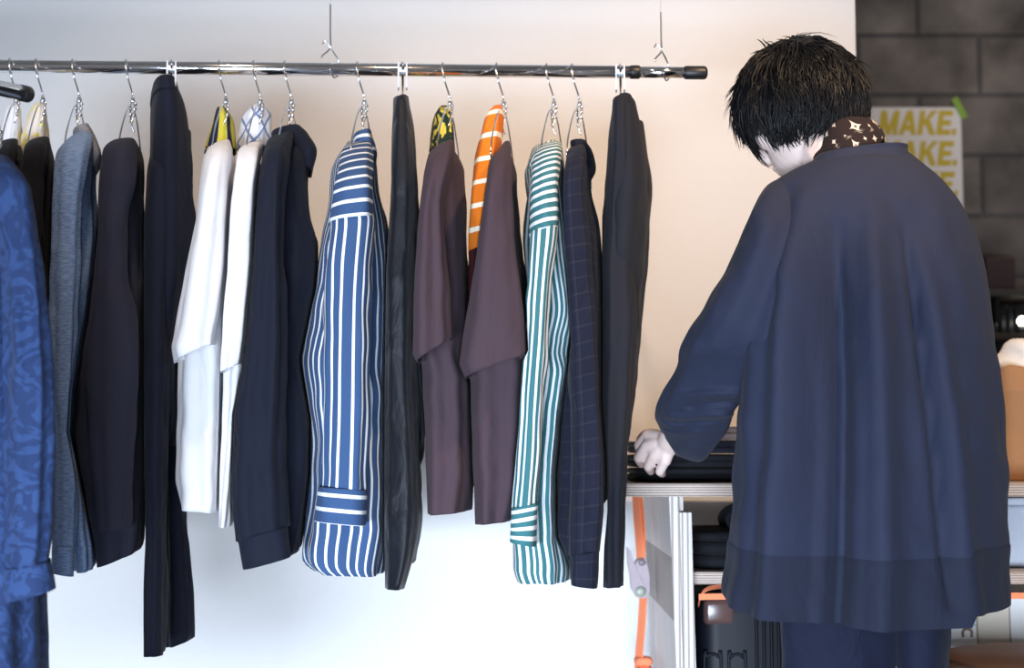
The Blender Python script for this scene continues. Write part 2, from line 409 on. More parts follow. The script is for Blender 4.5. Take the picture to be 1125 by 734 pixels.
# ------------------------------------------------------------------ clothes rails
RA = W(-260, 70.3, 2.53); RB = W(777, 80, 2.594)
RDIR = (RB - RA).normalized()
def rail_at(px):
    """point on the rail's axis seen at column px"""
    k = (px - 562.5) / FPX
    t = (k * RA.y - RA.x) / (RDIR.x - k * RDIR.y)
    # small correction because of the pitch
    for _ in range(4):
        p = RA + RDIR * t
        q = W(px, 76, p.y); t += (q.x - p.x) / RDIR.x
    return RA + RDIR * t
rail = thing('clothes_rail', (RA + RB) / 2, 'long chrome clothes rail with black end cap hung along white wall', 'clothes rail')
pj = rail_at(697)
MB().tube([RA, pj], 0.0118, 24).build('tube', M['chrome'], rail, weld=True)
MB().tube([pj, rail_at(757)], 0.0106, 24).build('extension_tube', M['chrome'], rail)
MB().tube([pj - RDIR*0.008, pj - RDIR*0.006, pj + RDIR*0.008, pj + RDIR*0.010], [0.0119, 0.0126, 0.0126, 0.011], 24).build('joint_ring', M['black_rubber'], rail)
pc = rail_at(752)
MB().tube([pc, pc + RDIR*0.002, RB - RDIR*0.006, RB - RDIR*0.002, RB], [0.0112, 0.0125, 0.0125, 0.011, 0.007], 24).build('end_cap', M['black_rubber'], rail)
# short rail in front, at the left edge
SB = W(32, 104, 2.17); SD = (W(0, 97, 2.10) - SB).normalized()
r2 = thing('clothes_rail', SB + SD*0.45, 'lower chrome clothes rail with black end cap at the left edge', 'clothes rail')
MB().tube([SB + SD*0.02, SB + SD*0.9], 0.0118, 24).build('tube', M['chrome'], r2)
MB().tube([SB, SB + SD*0.004, SB + SD*0.022, SB + SD*0.024], [0.009, 0.0128, 0.0128, 0.0118], 24).build('end_cap', M['black_rubber'], r2)
# hooks that hang the rail from the ceiling
def rail_hook(px, top_px, top_py, label):
    c = rail_at(px); top = W(top_px, top_py, c.y)
    t = thing('rail_hook', (c.x, c.y, 2.75), label, 'hook', 'steel hooks that carry the long rail')
    rr = 0.0155
    ring = [c + Vector((0.006*math.sin(a), math.cos(a)*rr*0.8, math.sin(a)*rr)) for a in [math.radians(d) for d in range(-90, 271, 15)]]
    tip = c + Vector((-0.004, 0, 0.045))
    MB().tube(smooth_path([c+Vector((-0.002,-0.016,-0.004)), c+Vector((0.004,-0.004,-0.0165)), c+Vector((0.012,0.012,-0.004)), c+Vector((0.010,0.012,0.018)),
        c+Vector((-0.002,0,0.038)), c+Vector((-0.012,-0.004,0.052)), c+Vector((-0.018,-0.004,0.046))]), 0.0016, 8).build('lower_hook', M['wire'], t)
    MB().tube(smooth_path([c+Vector((-0.016,-0.012,0.018)), c+Vector((-0.017,-0.012,0.022)), c+Vector((-0.004,0,0.040)), c+Vector((-0.004,0,0.06)), Vector((top.x, c.y, top.z - 0.012)), Vector((top.x, c.y, top.z))]), 0.0017, 8).build('upper_hook', M['wire'], t)
    MB().tube([Vector((top.x, c.y, top.z - 0.002)), Vector((top.x, c.y, 2.75))], 0.0002, 6).build('hanging_wire', M['wire'], t)
rail_hook(729, 726, 12, 'steel hook round the capped right end of the long rail')
rail_hook(365, 363, 5, 'steel hook over the long rail left of the blue striped shirt')

# ------------------------------------------------------------------ hangers (one of each kind, copied)
def make_hanger():
    t = thing('wire_hanger', (0, 0, 0), 'x', 'hanger', 'wire hangers on the long rail')
    hook = smooth_path([(0.0,0.017,-0.016),(0,0.0165,-0.003),(0,0.011,0.0095),(0,0,0.0140),(0,-0.011,0.0095),(0.001,-0.0175,-0.006),(0.005,-0.016,-0.024),(0.010,-0.004,-0.042),(0.012,0,-0.052),(0.0125,0,-0.066)])
    MB().tube(hook, 0.0016, 8).build('hook', M['wire'], t)
    a = MB()
    for s in (-1, 1):
        a.tube(smooth_path([(0.0125,0,-0.058),(0.0125+0.003*s,0.006*s,-0.066),(0.0125,0.022*s,-0.074),(0.0125,0.06*s,-0.088),(0.0125,0.11*s,-0.122),(0.0125,0.15*s,-0.158),(0.0125,0.165*s,-0.186),(0.0125,0.155*s,-0.196)]), 0.0015, 8)
        a.tube(smooth_path([(0.0125-0.004*s,0.006*s,-0.060),(0.0125-0.007*s,0.02*s,-0.078),(0.0125-0.006*s,0.03*s,-0.098),(0.0125-0.002*s,0.034*s,-0.112)]), 0.0014, 8)
        for z in (-0.072, -0.082, -0.094): a.ell((0.0125-0.0065*s, (0.018-(z+0.072)*0.5)*s, z), (0.0035,0.0035,0.004), n=10, m=6)  # added beads imitating blurred glints along the neck wires
    a.tube([(0.0125,-0.158,-0.196),(0.0125,0.158,-0.196)], 0.0014, 8)
    a.build('frame', M['wire'], t)
    MB().tube([(0.0125,0,-0.052),(0.0125,0,-0.056),(0.0125,0,-0.064),(0.0125,0,-0.066)], [0.002,0.0032,0.0032,0.002], 10).build('neck_ferrule', M['wire'], t)
    return t
def make_clip_hanger():
    t = thing('clip_hanger', (0, 0, 0), 'x', 'hanger', 'clip hangers for trousers')
    hook = smooth_path([(0.0,0.017,-0.016),(0,0.0165,-0.003),(0,0.011,0.0095),(0,0,0.0140),(0,-0.011,0.0095),(0,-0.0175,-0.006),(0.001,-0.014,-0.022),(0.001,-0.002,-0.032),(0.001,0,-0.040)])
    MB().tube(hook, 0.0016, 8).build('hook', M['wire'], t)
    MB().tube([(0.001,-0.185,-0.041),(0.001,0.185,-0.041)], 0.0022, 8).build('bar', M['wire'], t)
    for s in (-1, 1):
        c = MB()
        c.box((-0.008, 0.15*s-0.012, -0.074), (-0.005, 0.15*s+0.012, -0.030)); c.box((0.006, 0.15*s-0.012, -0.074), (0.009, 0.15*s+0.012, -0.030))
        c.box((-0.006, 0.15*s-0.009, -0.046), (0.007, 0.15*s+0.009, -0.037))
        c.build('clip', M['clear'], t, smooth=False, bevel=0.001)
    return t
HANG = {}
def put_hanger(kind, px, label, yaw=None, at=None):
    p = at or rail_at(px)
    if kind not in HANG:
        t = make_hanger() if kind == 'wire' else make_clip_hanger(); HANG[kind] = t
    else:
        s = HANG[kind]; t = s.copy(); COL.objects.link(t)
        for ch in list(s.children):
            c = ch.copy(); COL.objects.link(c); c.parent = t
    t.location = p
    t.rotation_euler = (0, 0, (-math.atan2(p.x, p.y) - math.radians(8 if kind == 'wire' else 0)) if yaw is None else yaw)
    t['label'] = label
    return t

# ------------------------------------------------------------------ garments
def std(rows, dy, hd): return [tuple(r) if len(r) == 6 else (r[0], r[1], r[2], r[3], dy, hd) for r in rows]
def shirt(name, label, cat, hx, body, sleeve, mb, ms=None, cuff=None, mc=None, collar=None, mcol=None, yoke=None, my=None, seed=1, group=None,
          bfold=0.007, sfold=0.004, bridges=(), sridges=(), Y0=None, far=True, hang=True, hlabel=None, bhd=0.17, shd=0.05, sdy=-0.2, bks=(4, 7, 11), far_rows=None, sepl=None):
    p = rail_at(hx)
    Y = Y0 or p.y
    base = W((body[-1][0]+body[-1][2])/2, max(body[-1][1], body[-1][3]), Y)
    t = thing(name, base, label, cat, group)
    sq = (lambda b_, ring=0: squeeze(b_, hx, left=sepl, ring=ring)) if not Y0 else (lambda b_, ring=0: b_)
    B = std(body, 0, bhd)
    sq(loft(B, Y, seed=seed, fold=bfold, ks=bks, ridges=bridges, m=84, n=84, p=0.85), 84).build('body', mb, t, solid=0.0015)
    Sx = std(sleeve, sdy, shd)
    ms = ms or mb
    dirv = Vector((p.x if not Y0 else base.x, Y, 0)).normalized() * (-2 * sdy)
    if far_rows:
        far = False; sq(loft(std(far_rows, -.05, .035), Y, seed=seed + 31, fold=0.003, m=40)).build('sleeve', ms, t, solid=0.0015)
    for k in ((0, 1) if far else (0,)):
        sh = dirv * k
        sm = sq(loft(Sx, Y, seed=seed + 5 + k, fold=sfold, ridges=sridges, shift=sh, m=80, n=64)).build('sleeve', ms, t, solid=0.0015)
        if cuff: sq(loft(std(cuff, sdy, shd + .004), Y, seed=seed + 9, fold=0.001, ks=(2, 3), shift=sh, m=14, top_cap=False, p=0.7, wr=.0015)).build('cuff', mc or ms, sm, solid=0.002)
        if yoke: sq(loft(std(yoke, sdy, shd), Y, seed=seed + 5 + k, fold=0.002, shift=sh, m=40)).build('shoulder', my, t, solid=0.0015)
    if collar: sq(loft(std(collar, -0.02, 0.06), Y, seed=seed + 20, fold=0.002, ks=(2, 3), m=24, top_cap=False, p=0.75)).build('collar', mcol or mb, t, solid=0.002)
    if hang: put_hanger('wire', hx, hlabel or ('wire hanger holding the ' + ' '.join(label.split(' hanging')[0].split()[:11])))
    return t
F = fabric
NAVY = C(34, 40, 58); BLACKN = C(26, 28, 38)
M['charcoal'] = F('charcoal_cotton', C(42, 42, 56))
M['blacknavy'] = F('black_navy_twill', C(18, 22, 37))
M['black'] = F('black_cotton', C(20, 20, 24))
M['navy'] = F('navy_wool', C(15, 19, 34))
M['jersey_white'] = F('white_jersey', C(236, 234, 236), sheen=0.1, wrinkle=0.2, vary=0.03)
M['brown'] = F('plum_brown_jersey', C(70, 55, 63), wrinkle=0.25)
M['denim'] = F('washed_denim', C(98, 124, 168), pattern='denim', col2=C(150, 174, 208))
M['denimgrey'] = F('pale_denim', C(120, 118, 124), pattern='denim', col2=C(150, 148, 152))
M['jacq'] = F('blue_jacquard', C(35, 52, 90), pattern='jacquard', col2=C(46, 68, 112), sheen=0.05)
BLU = C(56, 82, 122); WHT = C(232, 236, 240)
M['bstripe'] = F('blue_white_stripe', BLU, pattern='stripe', col2=WHT, period=0.0195, duty=0.26, wrinkle=0.25)
M['bstripe_v'] = F('blue_white_stripe_across', BLU, pattern='stripe', col2=WHT, period=0.0240, duty=0.26, axis='v', wrinkle=0.25)
M['byoke'] = F('blue_white_stripe_shoulder', BLU, pattern='stripe', col2=WHT, period=0.0235, duty=0.26, axis='v', wrinkle=0.25)
GRN = C(58, 112, 118); 
M['gstripe'] = F('green_white_stripe', GRN, pattern='stripe', col2=WHT, period=0.0165, duty=0.42, wrinkle=0.25)
M['gstripe_v'] = F('green_white_stripe_across', GRN, pattern='stripe', col2=WHT, period=0.0150, duty=0.42, axis='v', wrinkle=0.25)
M['plaid'] = F('navy_plaid', C(21, 25, 43), pattern='plaid', col2=C(46, 45, 54), period=0.027, duty=0.12)
M['ctrouser'] = F('charcoal_twill', C(30, 31, 39), wrinkle=0.2)
M['btrouser'] = F('black_nylon', C(14, 17, 26), rough=0.55, sheen=0.1, wrinkle=0.35)
M['orange'] = F('orange_striped_cotton', C(226, 120, 30), pattern='stripe', col2=C(250, 240, 215), period=0.043, duty=0.2, axis='v')
M['darkred'] = F('dark_red_cotton', C(74, 26, 28))
M['greenprint'] = F('green_print', C(28, 48, 38), pattern='floral', col2=C(214, 190, 70))
M['yelprint'] = F('navy_yellow_print', C(214, 200, 70), pattern='stripe', col2=C(30, 38, 70), period=0.05, duty=0.5)
M['lattice'] = F('pale_blue_lattice', C(225, 228, 235), pattern='lattice', col2=C(110, 130, 170), period=0.05, duty=0.14)
M['paleprint'] = F('pale_yellow_print', C(238, 226, 214), pattern='floral', col2=C(244, 232, 120))

# -- charcoal jacket, fourth along
shirt('jacket', 'charcoal grey jacket hanging left of the long navy trousers', 'jacket', 139,
  [(124,160,150,158,0,.05),(114,178,157,176,0,.12),(110,200,158,198,0,.17),(106,250,156,250),(99,311,157,311),(92,360,156,360),(80,430,155,430),(75,475,155,475),(80,515,155,510),(92,560,155,555),(99,590,155,585),(103,618,154,598)],
  [(130,156,146,153,-.08,.015),(119,160,149,157,-.11,.05),(112,172,150,170,-.16,.07),(109,200,146,200),(106,250,140,250),(101,311,142,308),(96,360,150,345),(92,390,155,385),(95,430,150,430),(98,490,145,490),(104,550,142,548),(108,585,140,582)],
  M['charcoal'], seed=11, bridges=((.2,.25,.008,.12,.1,1),), shd=.045)
# -- denim shirt
shirt('shirt', 'washed blue denim shirt with pale grey collar hanging on the rail', 'shirt', 80,
  [(80,158,104,156,0,.05),(72,180,108,176,0,.12),(68,205,106,200,0,.17),(70,300,104,300),(72,400,104,400),(74,500,104,500),(76,590,105,590),(80,622,104,618)],
  [(82,148,96,143,-.08,.015),(72,158,101,152,-.11,.05),(62,175,100,168,-.16,.07),(59,200,94,195),(57,250,88,250),(55,330,84,330),(54,430,82,430),(57,500,86,495),(58,560,84,560),(58,606,81,604)],
  M['denim'], seed=21, cuff=[(57,600,82,598),(57,628,80,632)], collar=[(80,146,98,140,-.06,.05),(84,158,106,158,-.06,.06),(92,170,112,176,-.06,.06),(96,182,106,190,-.06,.05)], mcol=M['denimgrey'], shd=.042)
# -- black jacket behind the denim shirt
shirt('jacket', 'short black jacket hanging left of the denim shirt', 'jacket', 40,
  [(36,164,56,160,0,.05),(28,185,60,180,0,.12),(24,208,61,205,0,.17),(26,300,60,300),(28,400,58,400),(30,520,56,520)],
  [(40,154,52,151,-.08,.015),(30,160,54,156,-.11,.05),(24,172,52,170,-.16,.07),(21,200,48,198),(22,260,46,260),(26,340,48,340),(28,480,48,480)],
  M['black'], seed=31, shd=.04)
# -- black garment at the very left
shirt('jacket', 'black jacket half cut off by the left edge behind the lower rail', 'jacket', 11,
  [(4,166,24,164,0,.05),(-6,186,28,184,0,.12),(-10,210,28,206,0,.17),(-8,300,26,300),(-6,420,24,420),(-4,540,22,540)],
  [(4,156,18,153,-.08,.015),(-4,162,20,158,-.11,.05),(-10,176,18,172,-.16,.07),(-12,205,14,200),(-12,260,12,260),(-10,340,12,340),(-8,470,12,470)],
  M['black'], seed=37, shd=.04)
# -- blue jacquard shirt on the lower rail
pj2 = SB + SD*0.20
shirt('shirt_dress', 'blue jacquard long shirt with gathered cuff at the left edge', 'dress', 0,
  [(-60,178,-10,174,0,.05),(-90,205,10,196,0,.12),(-98,240,22,232,0,.17),(-95,320,34,320),(-92,450,42,450),(-90,560,46,560),(-88,660,48,650),(-86,760,51,750),(-86,900,53,890)],
  [(-34,176,-2,170,-.06,.015),(-30,186,13,178,-.1,.05),(-18,212,34,204,-.13,.06),(-8,250,43,244),(-2,300,51,296),(2,350,56,345),(4,400,59,398),(4,470,62,468),(2,540,62,538),(2,590,60,585),(4,624,56,614)],
  M['jacq'], seed=41, cuff=[(2,624,56,614),(1,640,58,630),(3,660,60,645)], Y0=2.06, hang=False, far=True, shd=.05, sdy=-.13, sridges=((.3,.35,.006,.07,.3,1),(.72,.6,.007,.06,.25,1)))
th = put_hanger('wire', 0, 'wire hanger on the lower rail under the blue jacquard shirt', at=SB + SD*0.06, yaw=0.3)
th.location = SB + SD*0.10
# -- white T-shirts
shirt('t_shirt', 'white T-shirt left of the other white one, beside navy trousers', 't-shirt', 241,
  [(226,166,252,164,0,.05),(216,186,258,182,0,.12),(210,206,256,204,0,.17),(203,300,252,300),(197,400,250,400),(193,480,250,480),(191,535,250,535),(190,556,247,560)],
  [(240,158,251,154,-.08,.015),(228,166,254,160,-.11,.05),(221,184,255,178,-.16,.07),(217,220,250,218),(209,270,246,268),(201,320,242,318),(193,365,238,352),(188,384,236,372),(191,398,236,378)],
  M['jersey_white'], seed=51, shd=.06, sridges=((.3,.3,.006,.15,.2,1),), bridges=((.3,.35,.012,.1,.5,1),(.7,.65,.012,.1,.5,1)))
shirt('t_shirt', 'white T-shirt right of the other white one, beside black shirt', 't-shirt', 279,
  [(262,168,282,166,0,.05),(256,188,286,184,0,.12),(252,208,284,206,0,.17),(247,300,280,300),(243,400,272,400),(238,480,262,480),(235,545,256,540),(235,574,254,574)],
  [(273,161,286,157,-.08,.015),(262,167,289,161,-.11,.05),(257,184,288,180,-.16,.07),(253,220,284,218),(250,270,278,268),(247,320,275,318),(244,370,270,368),(242,395,267,390),(241,410,265,401)],
  M['jersey_white'], seed=57, shd=.05, sridges=((.5,.5,.006,.2,.2,1),))
# -- black shirt jacket
shirt('overshirt', 'black navy overshirt with collar hanging left of the blue striped shirt', 'jacket', 313,
  [(294,158,332,150,0,.05),(286,180,342,172,0,.12),(284,205,338,200,0,.17),(284,260,339,255),(284,330,341,318),(284,420,340,400),(288,520,336,500),(290,600,330,590),(292,612,328,600)],
  [(300,150,326,143,-.08,.015),(290,160,322,152,-.11,.05),(284,180,318,172,-.16,.07),(281,210,314,208),(277,284,312,280),(270,369,314,360),(261,420,314,415),(256,454,314,454),(253,510,314,505),(254,552,315,545),(260,594,316,578)],
  M['blacknavy'], seed=61, cuff=[(260,592,316,577),(263,610,318,595),(266,625,320,610)], collar=[(298,148,330,141,-.06,.05),(300,156,340,152,-.06,.06),(318,170,349,168,-.06,.06),(326,184,344,192,-.06,.05)],
  shd=.05, sridges=((.62,.7,.008,.1,.1,.8),(.25,.2,.006,.15,.2,1)))
# -- blue striped shirt
shirt('striped_shirt', 'blue shirt with white stripes and folded cuff hanging mid rail', 'shirt', 393,
  [(380,160,408,158,0,.05),(366,185,414,180,0,.12),(362,210,416,205,0,.17),(358,260,420,255),(344,318,420,318),(327,393,418,385),(332,420,418,415),(339,460,418,450),(339,500,418,490),(334,550,420,540),(326,595,421,590),(330,610,422,618),(345,622,422,626)],
  [(362,246,412,240,-.2,.06),(362,255,413,250,-.2,.06),(358,300,409,300),(356,350,407,350),(355,400,406,400),(355,450,405,450),(353,500,404,500),(351,536,403,538)],
  M['bstripe'], seed=71, far_rows=[(410,255,418,250,-.05,.03),(410,290,421,285),(410,322,427,316),(407,345,426,338),(408,390,421,384),(409,432,416,428,-.05,.025)], cuff=[(350,534,404,538),(348,552,403,557),(346,572,402,577)], mc=M['bstripe_v'],
  yoke=[(384,160,405,152,-.07,.015),(376,170,410,164,-.11,.05),(370,190,411,182,-.16,.065),(366,215,412,208,-.2,.06),(362,247,413,242,-.2,.062)], my=M['byoke'],
  collar=[(388,152,408,146,-.05,.05),(390,160,412,158,-.05,.06),(398,168,416,172,-.05,.06),(400,176,412,180,-.05,.05)], mcol=M['bstripe_v'], shd=.055, bridges=((.3,.25,.012,.1,.4,1),(.75,.7,.008,.08,.5,1)))
OSEP = [(150,552),(165,546),(175,536),(218,531),(273,523),(330,514),(345,510),(400,503),(420,512),(600,517)]
# -- brown T-shirts
shirt('t_shirt', 'plum brown T-shirt beside black trousers, left of its pair', 't-shirt', 487,
  [(474,170,500,168,0,.05),(468,190,508,186,0,.12),(466,212,510,206,0,.17),(464,300,511,300),(461,400,515,400),(461,480,516,480),(464,550,516,550),(466,562,516,558)],
  [(484,160,496,154,-.08,.015),(474,168,499,160,-.11,.05),(467,186,498,178,-.16,.07),(462,215,490,210),(458,250,488,248),(454,310,492,308),(452,360,494,350),(451,392,495,372),(455,400,494,374)],
  M['brown'], seed=81, shd=.06, bridges=((.35,.3,.01,.1,.4,1),), sridges=((.35,.35,.006,.15,.2,1),))
shirt('t_shirt', 'plum brown T-shirt beside green striped shirt, right of its pair', 't-shirt', 546,
  [(538,172,560,168,0,.05),(532,192,565,188,0,.12),(530,214,566,210,0,.17),(526,300,567,300),(520,400,570,400),(519,450,570,450),(520,500,567,500),(520,550,565,550),(521,572,563,568)],
  [(546,162,558,156,-.08,.015),(540,170,560,160,-.11,.05),(535,188,561,180,-.16,.07),(530,220,562,215),(523,273,567,265),(514,340,577,335),(507,380,580,370),(504,402,580,387),(509,416,580,390)],
  M['brown'], seed=87, shd=.065, sepl=OSEP, bridges=((.25,.28,.012,.1,.4,1),), sridges=((.4,.35,.006,.2,.2,1),))
# -- green striped shirt
shirt('striped_shirt', 'green shirt with white stripes hanging left of navy plaid shirt', 'shirt', 601,
  [(584,166,612,160,0,.05),(578,190,619,182,0,.12),(580,212,620,206,0,.17),(580,260,620,260),(578,330,622,330),(574,400,616,400),(569,480,608,480),(564,550,618,550),(560,600,623,600),(560,616,624,624),(568,632,624,632)],
  [(582,258,614,250,-.2,.05),(581,275,612,272,-.2,.05),(579,320,606,318),(576,375,602,372),(570,440,598,438),(566,500,596,498),(561,560,592,554)],
  M['gstripe'], seed=91, far_rows=[(611,270,619,264,-.05,.03),(612,300,623,294),(608,328,625,320),(602,348,627,346),(606,372,621,366),(611,394,617,388,-.05,.02)], cuff=[(560,558,592,552),(559,575,591,570),(558,594,590,600)], mc=M['gstripe_v'],
  yoke=[(600,160,613,156,-.07,.015),(590,166,618,160,-.11,.05),(585,184,617,174,-.16,.06),(583,215,614,205,-.2,.05),(581,260,614,252,-.2,.052)], my=M['gstripe_v'],
  collar=[(594,164,612,158,-.04,.05),(582,176,612,170,-.04,.06),(574,192,604,186,-.04,.06),(578,214,592,204,-.04,.05)], mcol=M['gstripe'], shd=.045, bridges=((.3,.2,.012,.1,.4,1),(.7,.65,.01,.08,.5,1)))
# -- navy plaid shirt
shirt('plaid_shirt', 'dark navy plaid shirt hanging left of charcoal trousers', 'shirt', 629,
  [(622,168,642,166,0,.05),(618,190,648,186,0,.12),(617,212,650,208,0,.17),(618,280,656,280),(616,360,660,350),(613,440,662,430),(608,510,660,500),(607,570,650,570),(608,600,644,606),(612,606,642,616)],
  [(624,165,638,160,-.08,.015),(620,172,643,164,-.11,.05),(618,186,644,178,-.16,.06),(616,215,642,208),(617,281,650,275),(620,340,656,330),(624,400,660,390),(626,450,662,440),(628,500,665,495),(627,560,664,555),(626,610,660,606)],
  M['plaid'], seed=97, cuff=[(626,608,660,604),(626,628,659,628),(627,641,657,645)], collar=[(624,160,644,158,-.05,.05),(626,168,650,170,-.05,.06),(636,180,653,184,-.05,.06),(640,190,648,196,-.05,.05)], shd=.045)

# -- trousers
def trousers(name, label, hx, seat, legs, mat, band=None, seed=1, hlabel=None):
    p = rail_at(hx); Y = p.y
    t = thing(name, W((legs[0][-1][0]+legs[0][-1][2])/2, legs[0][-1][1], Y), label, 'trousers')
    squeeze(loft(std(seat, 0, .17), Y, seed=seed, fold=0.005, m=48, n=64, ks=(4, 7)), hx, ring=64).build('seat', mat, t, solid=0.0015)
    for i, l in enumerate(legs): squeeze(loft(std(l, -.09, .085), Y, seed=seed+3+i, fold=0.005, ks=(3, 5, 9), m=72), hx).build('leg', mat, t, solid=0.0015)
    if band: squeeze(loft(std(band, 0, .17), Y, seed=seed+8, fold=0.001, ks=(2, 3), m=10, p=.75, top_cap=False, wr=.001), hx).build('waistband', mat, t, solid=0.002)
    put_hanger('clip', hx, hlabel)
    return t
trousers('trousers', 'long dark navy trousers clipped between charcoal jacket and white T-shirt', 188,
  [(167,111,195,109,0,.178),(163,140,205,138,0,.182),(161,200,209,196,0,.18),(161,280,208,280,0,.17),(158,340,206,340,0,.15),(158,420,200,420,0,.10),(158,490,190,490,0,.05)],
  [[(164,172,184,170,-.08,.03),(160,190,190,188,-.10,.07),(157,220,190,220),(154,300,188,300),(154,400,186,400),(155,500,184,500),(157,590,182,590),(155,650,181,650),(155,715,179,714)],
   [(192,150,210,148,.11,.06),(188,220,212,216,.11,.085),(186,300,210,300,.11,.085),(184,400,209,400,.11,.085),(180,500,205,500,.11,.085),(180,570,206,566,.10,.085),(180,600,209,596,.10,.085),(180,650,211,645,.10,.085),(180,708,213,696,.10,.085)]],
  M['navy'], band=[(166.5,110,195.5,108,0,.18),(164.5,124,200,122,0,.183)], seed=101, hlabel='clip hanger gripping the long navy trousers')
trousers('trousers', 'narrow black trousers hanging between blue striped shirt and brown T-shirt', 442,
  [(434,122,450,120,0,.10),(430,150,455,148,0,.13),(428,220,458,216,0,.13),(424,300,457,300,0,.12),(422,360,456,360,0,.11),(420,440,455,440,0,.08),(420,520,455,520,0,.05)],
  [[(432,110,449,108,-.11,.03),(430,140,452,136,-.10,.06),(427,180,455,176,-.1,.07),(424,237,457,234),(419,310,456,306),(418,392,456,392),(417,470,460,470),(417,540,463,540),(418,600,460,590),(420,643,444,643)],
   [(434,140,452,138,.08,.06),(428,240,456,238,.08,.07),(424,350,456,350,.08,.07),(424,480,458,480,.08,.07),(424,560,462,556,.08,.07),(430,620,456,616,.08,.07)]],
  M['btrouser'], band=[(435,120,449,118,0,.105),(433,132,451,130,0,.11)], seed=111, hlabel='clip hanger gripping the narrow black trousers')
trousers('trousers', 'charcoal trousers hanging last on the rail, nearest the person', 681,
  [(672,132,700,128,0,.17),(668,160,706,156,0,.18),(664,220,712,214,0,.18),(660,290,711,286,0,.17),(660,340,705,336,0,.14),(660,420,698,420,0,.10),(662,480,684,480,0,.05)],
  [[(673,112,691,108,-.14,.04),(671,140,692,136,-.12,.07),(669,180,694,178,-.11,.08),(664,240,696,238),(660,300,698,300),(658,380,699,380),(657,440,694,440),(658,500,688,500),(660,560,684,560),(660,600,683,600),(660,641,683,641)],
   [(690,142,707,138,.12,.06),(688,180,712,174,.12,.085),(686,220,716,212,.11,.085),(684,290,711,284,.11,.085),(680,340,704,336,.10,.08),(672,400,695,396,.08,.07),(664,470,680,470,.05,.06),(664,560,678,560,.05,.06),(664,620,678,618,.05,.06)]],
  M['ctrouser'], band=[(675,128,697,126,0,.172),(673,142,700,138,0,.175)], seed=121, hlabel='clip hanger gripping the charcoal trousers by the rail end')

# -- scarves looped over hanger necks
def neck_cloth(name, label, cat, hx, rows, mat, seed, lower=None, ml=None, group=None):
    p = rail_at(hx); Y = p.y
    t = thing(name, W((rows[-1][0]+rows[-1][2])/2, rows[-1][1], Y), label, cat, group)
    sq = (lambda b_: squeeze(b_, hx, right=[(100,570),(150,560)] + [(a, c-1) for a, c in OSEP[1:]])) if lower else (lambda b_: b_)
    o = sq(loft(std(rows, 0, .03), Y, seed=seed, fold=0.003, m=48, n=48)).build('drape', mat, t, solid=0.0015)
    if lower: sq(loft(std(lower, 0, .03), Y, seed=seed+1, fold=0.003, m=30)).build('hem_band', ml, t, solid=0.0015)
    return t
G = 'printed cloths hung with the T-shirts'
neck_cloth('scarf', 'navy and yellow printed cloth above the left white T-shirt', 'scarf', 241,
  [(238,120,246,118,.03,.02),(233,132,255,130,.03,.05),(229,150,258,148,.03,.06),(225,166,260,166,.03,.06)], M['yelprint'], 131, group=G)
neck_cloth('scarf', 'pale cloth with blue lattice above the right white T-shirt', 'scarf', 280,
  [(276,118,288,116,.03,.02),(268,130,296,128,.03,.05),(264,150,298,148,.03,.06),(260,166,298,166,.03,.06)], M['lattice'], 133, group=G)
neck_cloth('scarf', 'dark green printed cloth above the left brown T-shirt', 'scarf', 488,
  [(482,119,492,118,.03,.02),(477,130,496,128,.03,.04),(474,150,498,148,.03,.05),(472,166,500,166,.03,.05)], M['greenprint'], 135, group=G)
neck_cloth('scarf', 'orange cloth with white stripes hanging beside the right brown T-shirt', 'scarf', 546,
  [(541,119,551,117,-.02,.02),(532,132,553,128,-.02,.05),(525,160,552,156,-.02,.06),(519,190,548,186,-.02,.06),(515,220,540,216,-.02,.06),(511,255,534,250,-.02,.06),(508,282,530,274,-.02,.05)], M['orange'], 137,
  lower=[(509,270,528,268,-.02,.045),(509,300,526,298,-.02,.05),(511,330,524,326,-.02,.05)], ml=M['darkred'], group=G)
neck_cloth('scarf', 'pale cloth with yellow edge above the short black jacket', 'scarf', 40,
  [(38,116,46,114,.03,.02),(32,124,52,122,.03,.04),(28,140,54,138,.03,.05),(24,158,54,156,.03,.05),(24,190,54,190,.03,.05)], M['paleprint'], 139, group=G)
neck_cloth('scarf', 'white cloth above the black jacket at the left edge', 'scarf', 11,
  [(10,116,20,114,.03,.02),(4,124,24,122,.03,.04),(0,140,26,138,.03,.05),(-4,158,26,156,.03,.05),(-4,190,26,190,.03,.05)], M['jersey_white'], 141, group=G)

# ------------------------------------------------------------------ plywood table
M['ply_h'] = ply('plywood_board', 2, 5, C(196, 180, 168), C(120, 96, 84))
M['ply_v'] = ply('plywood_panel', 0, 4, C(216, 208, 204), C(160, 146, 140))
M['ply_top'] = M['ply_h']
TF = 2.62; TB = 3.20; TX0 = W(687, 538, TF).x; TX1 = 1.40
zt = W(740, 531.5, TF).z; zs = W(760, 628.5, 2.66).z
tb = thing('plywood_table', ((TX0+TX1)/2, (TF+TB)/2, 0), 'plywood table with lower shelf against the white wall', 'table')
MB().box((TX0, TF, zt-0.0235), (TX1, TB, zt)).build('table_top', M['ply_h'], tb, smooth=False, bevel=0.0012)
lx0 = W(735, 560, 2.65).x; lx1 = W(757, 650, 2.65).x - 0.014
def panel(x0, x1, lean):
    z0, z1 = 0.0, zt - 0.0235
    b = lean
    return MB().hexa([(x0+b,2.65,z0),(x1+b,2.65,z0),(x1+b,3.17,z0),(x0+b,3.17,z0),(x0,2.65,z1),(x1,2.65,z1),(x1,3.17,z1),(x0,3.17,z1)])
panel(lx0, lx0+0.018, 0.03).build('side_panel', M['ply_v'], tb, smooth=False, bevel=0.001)
zc = W(745, 563, 2.64).z
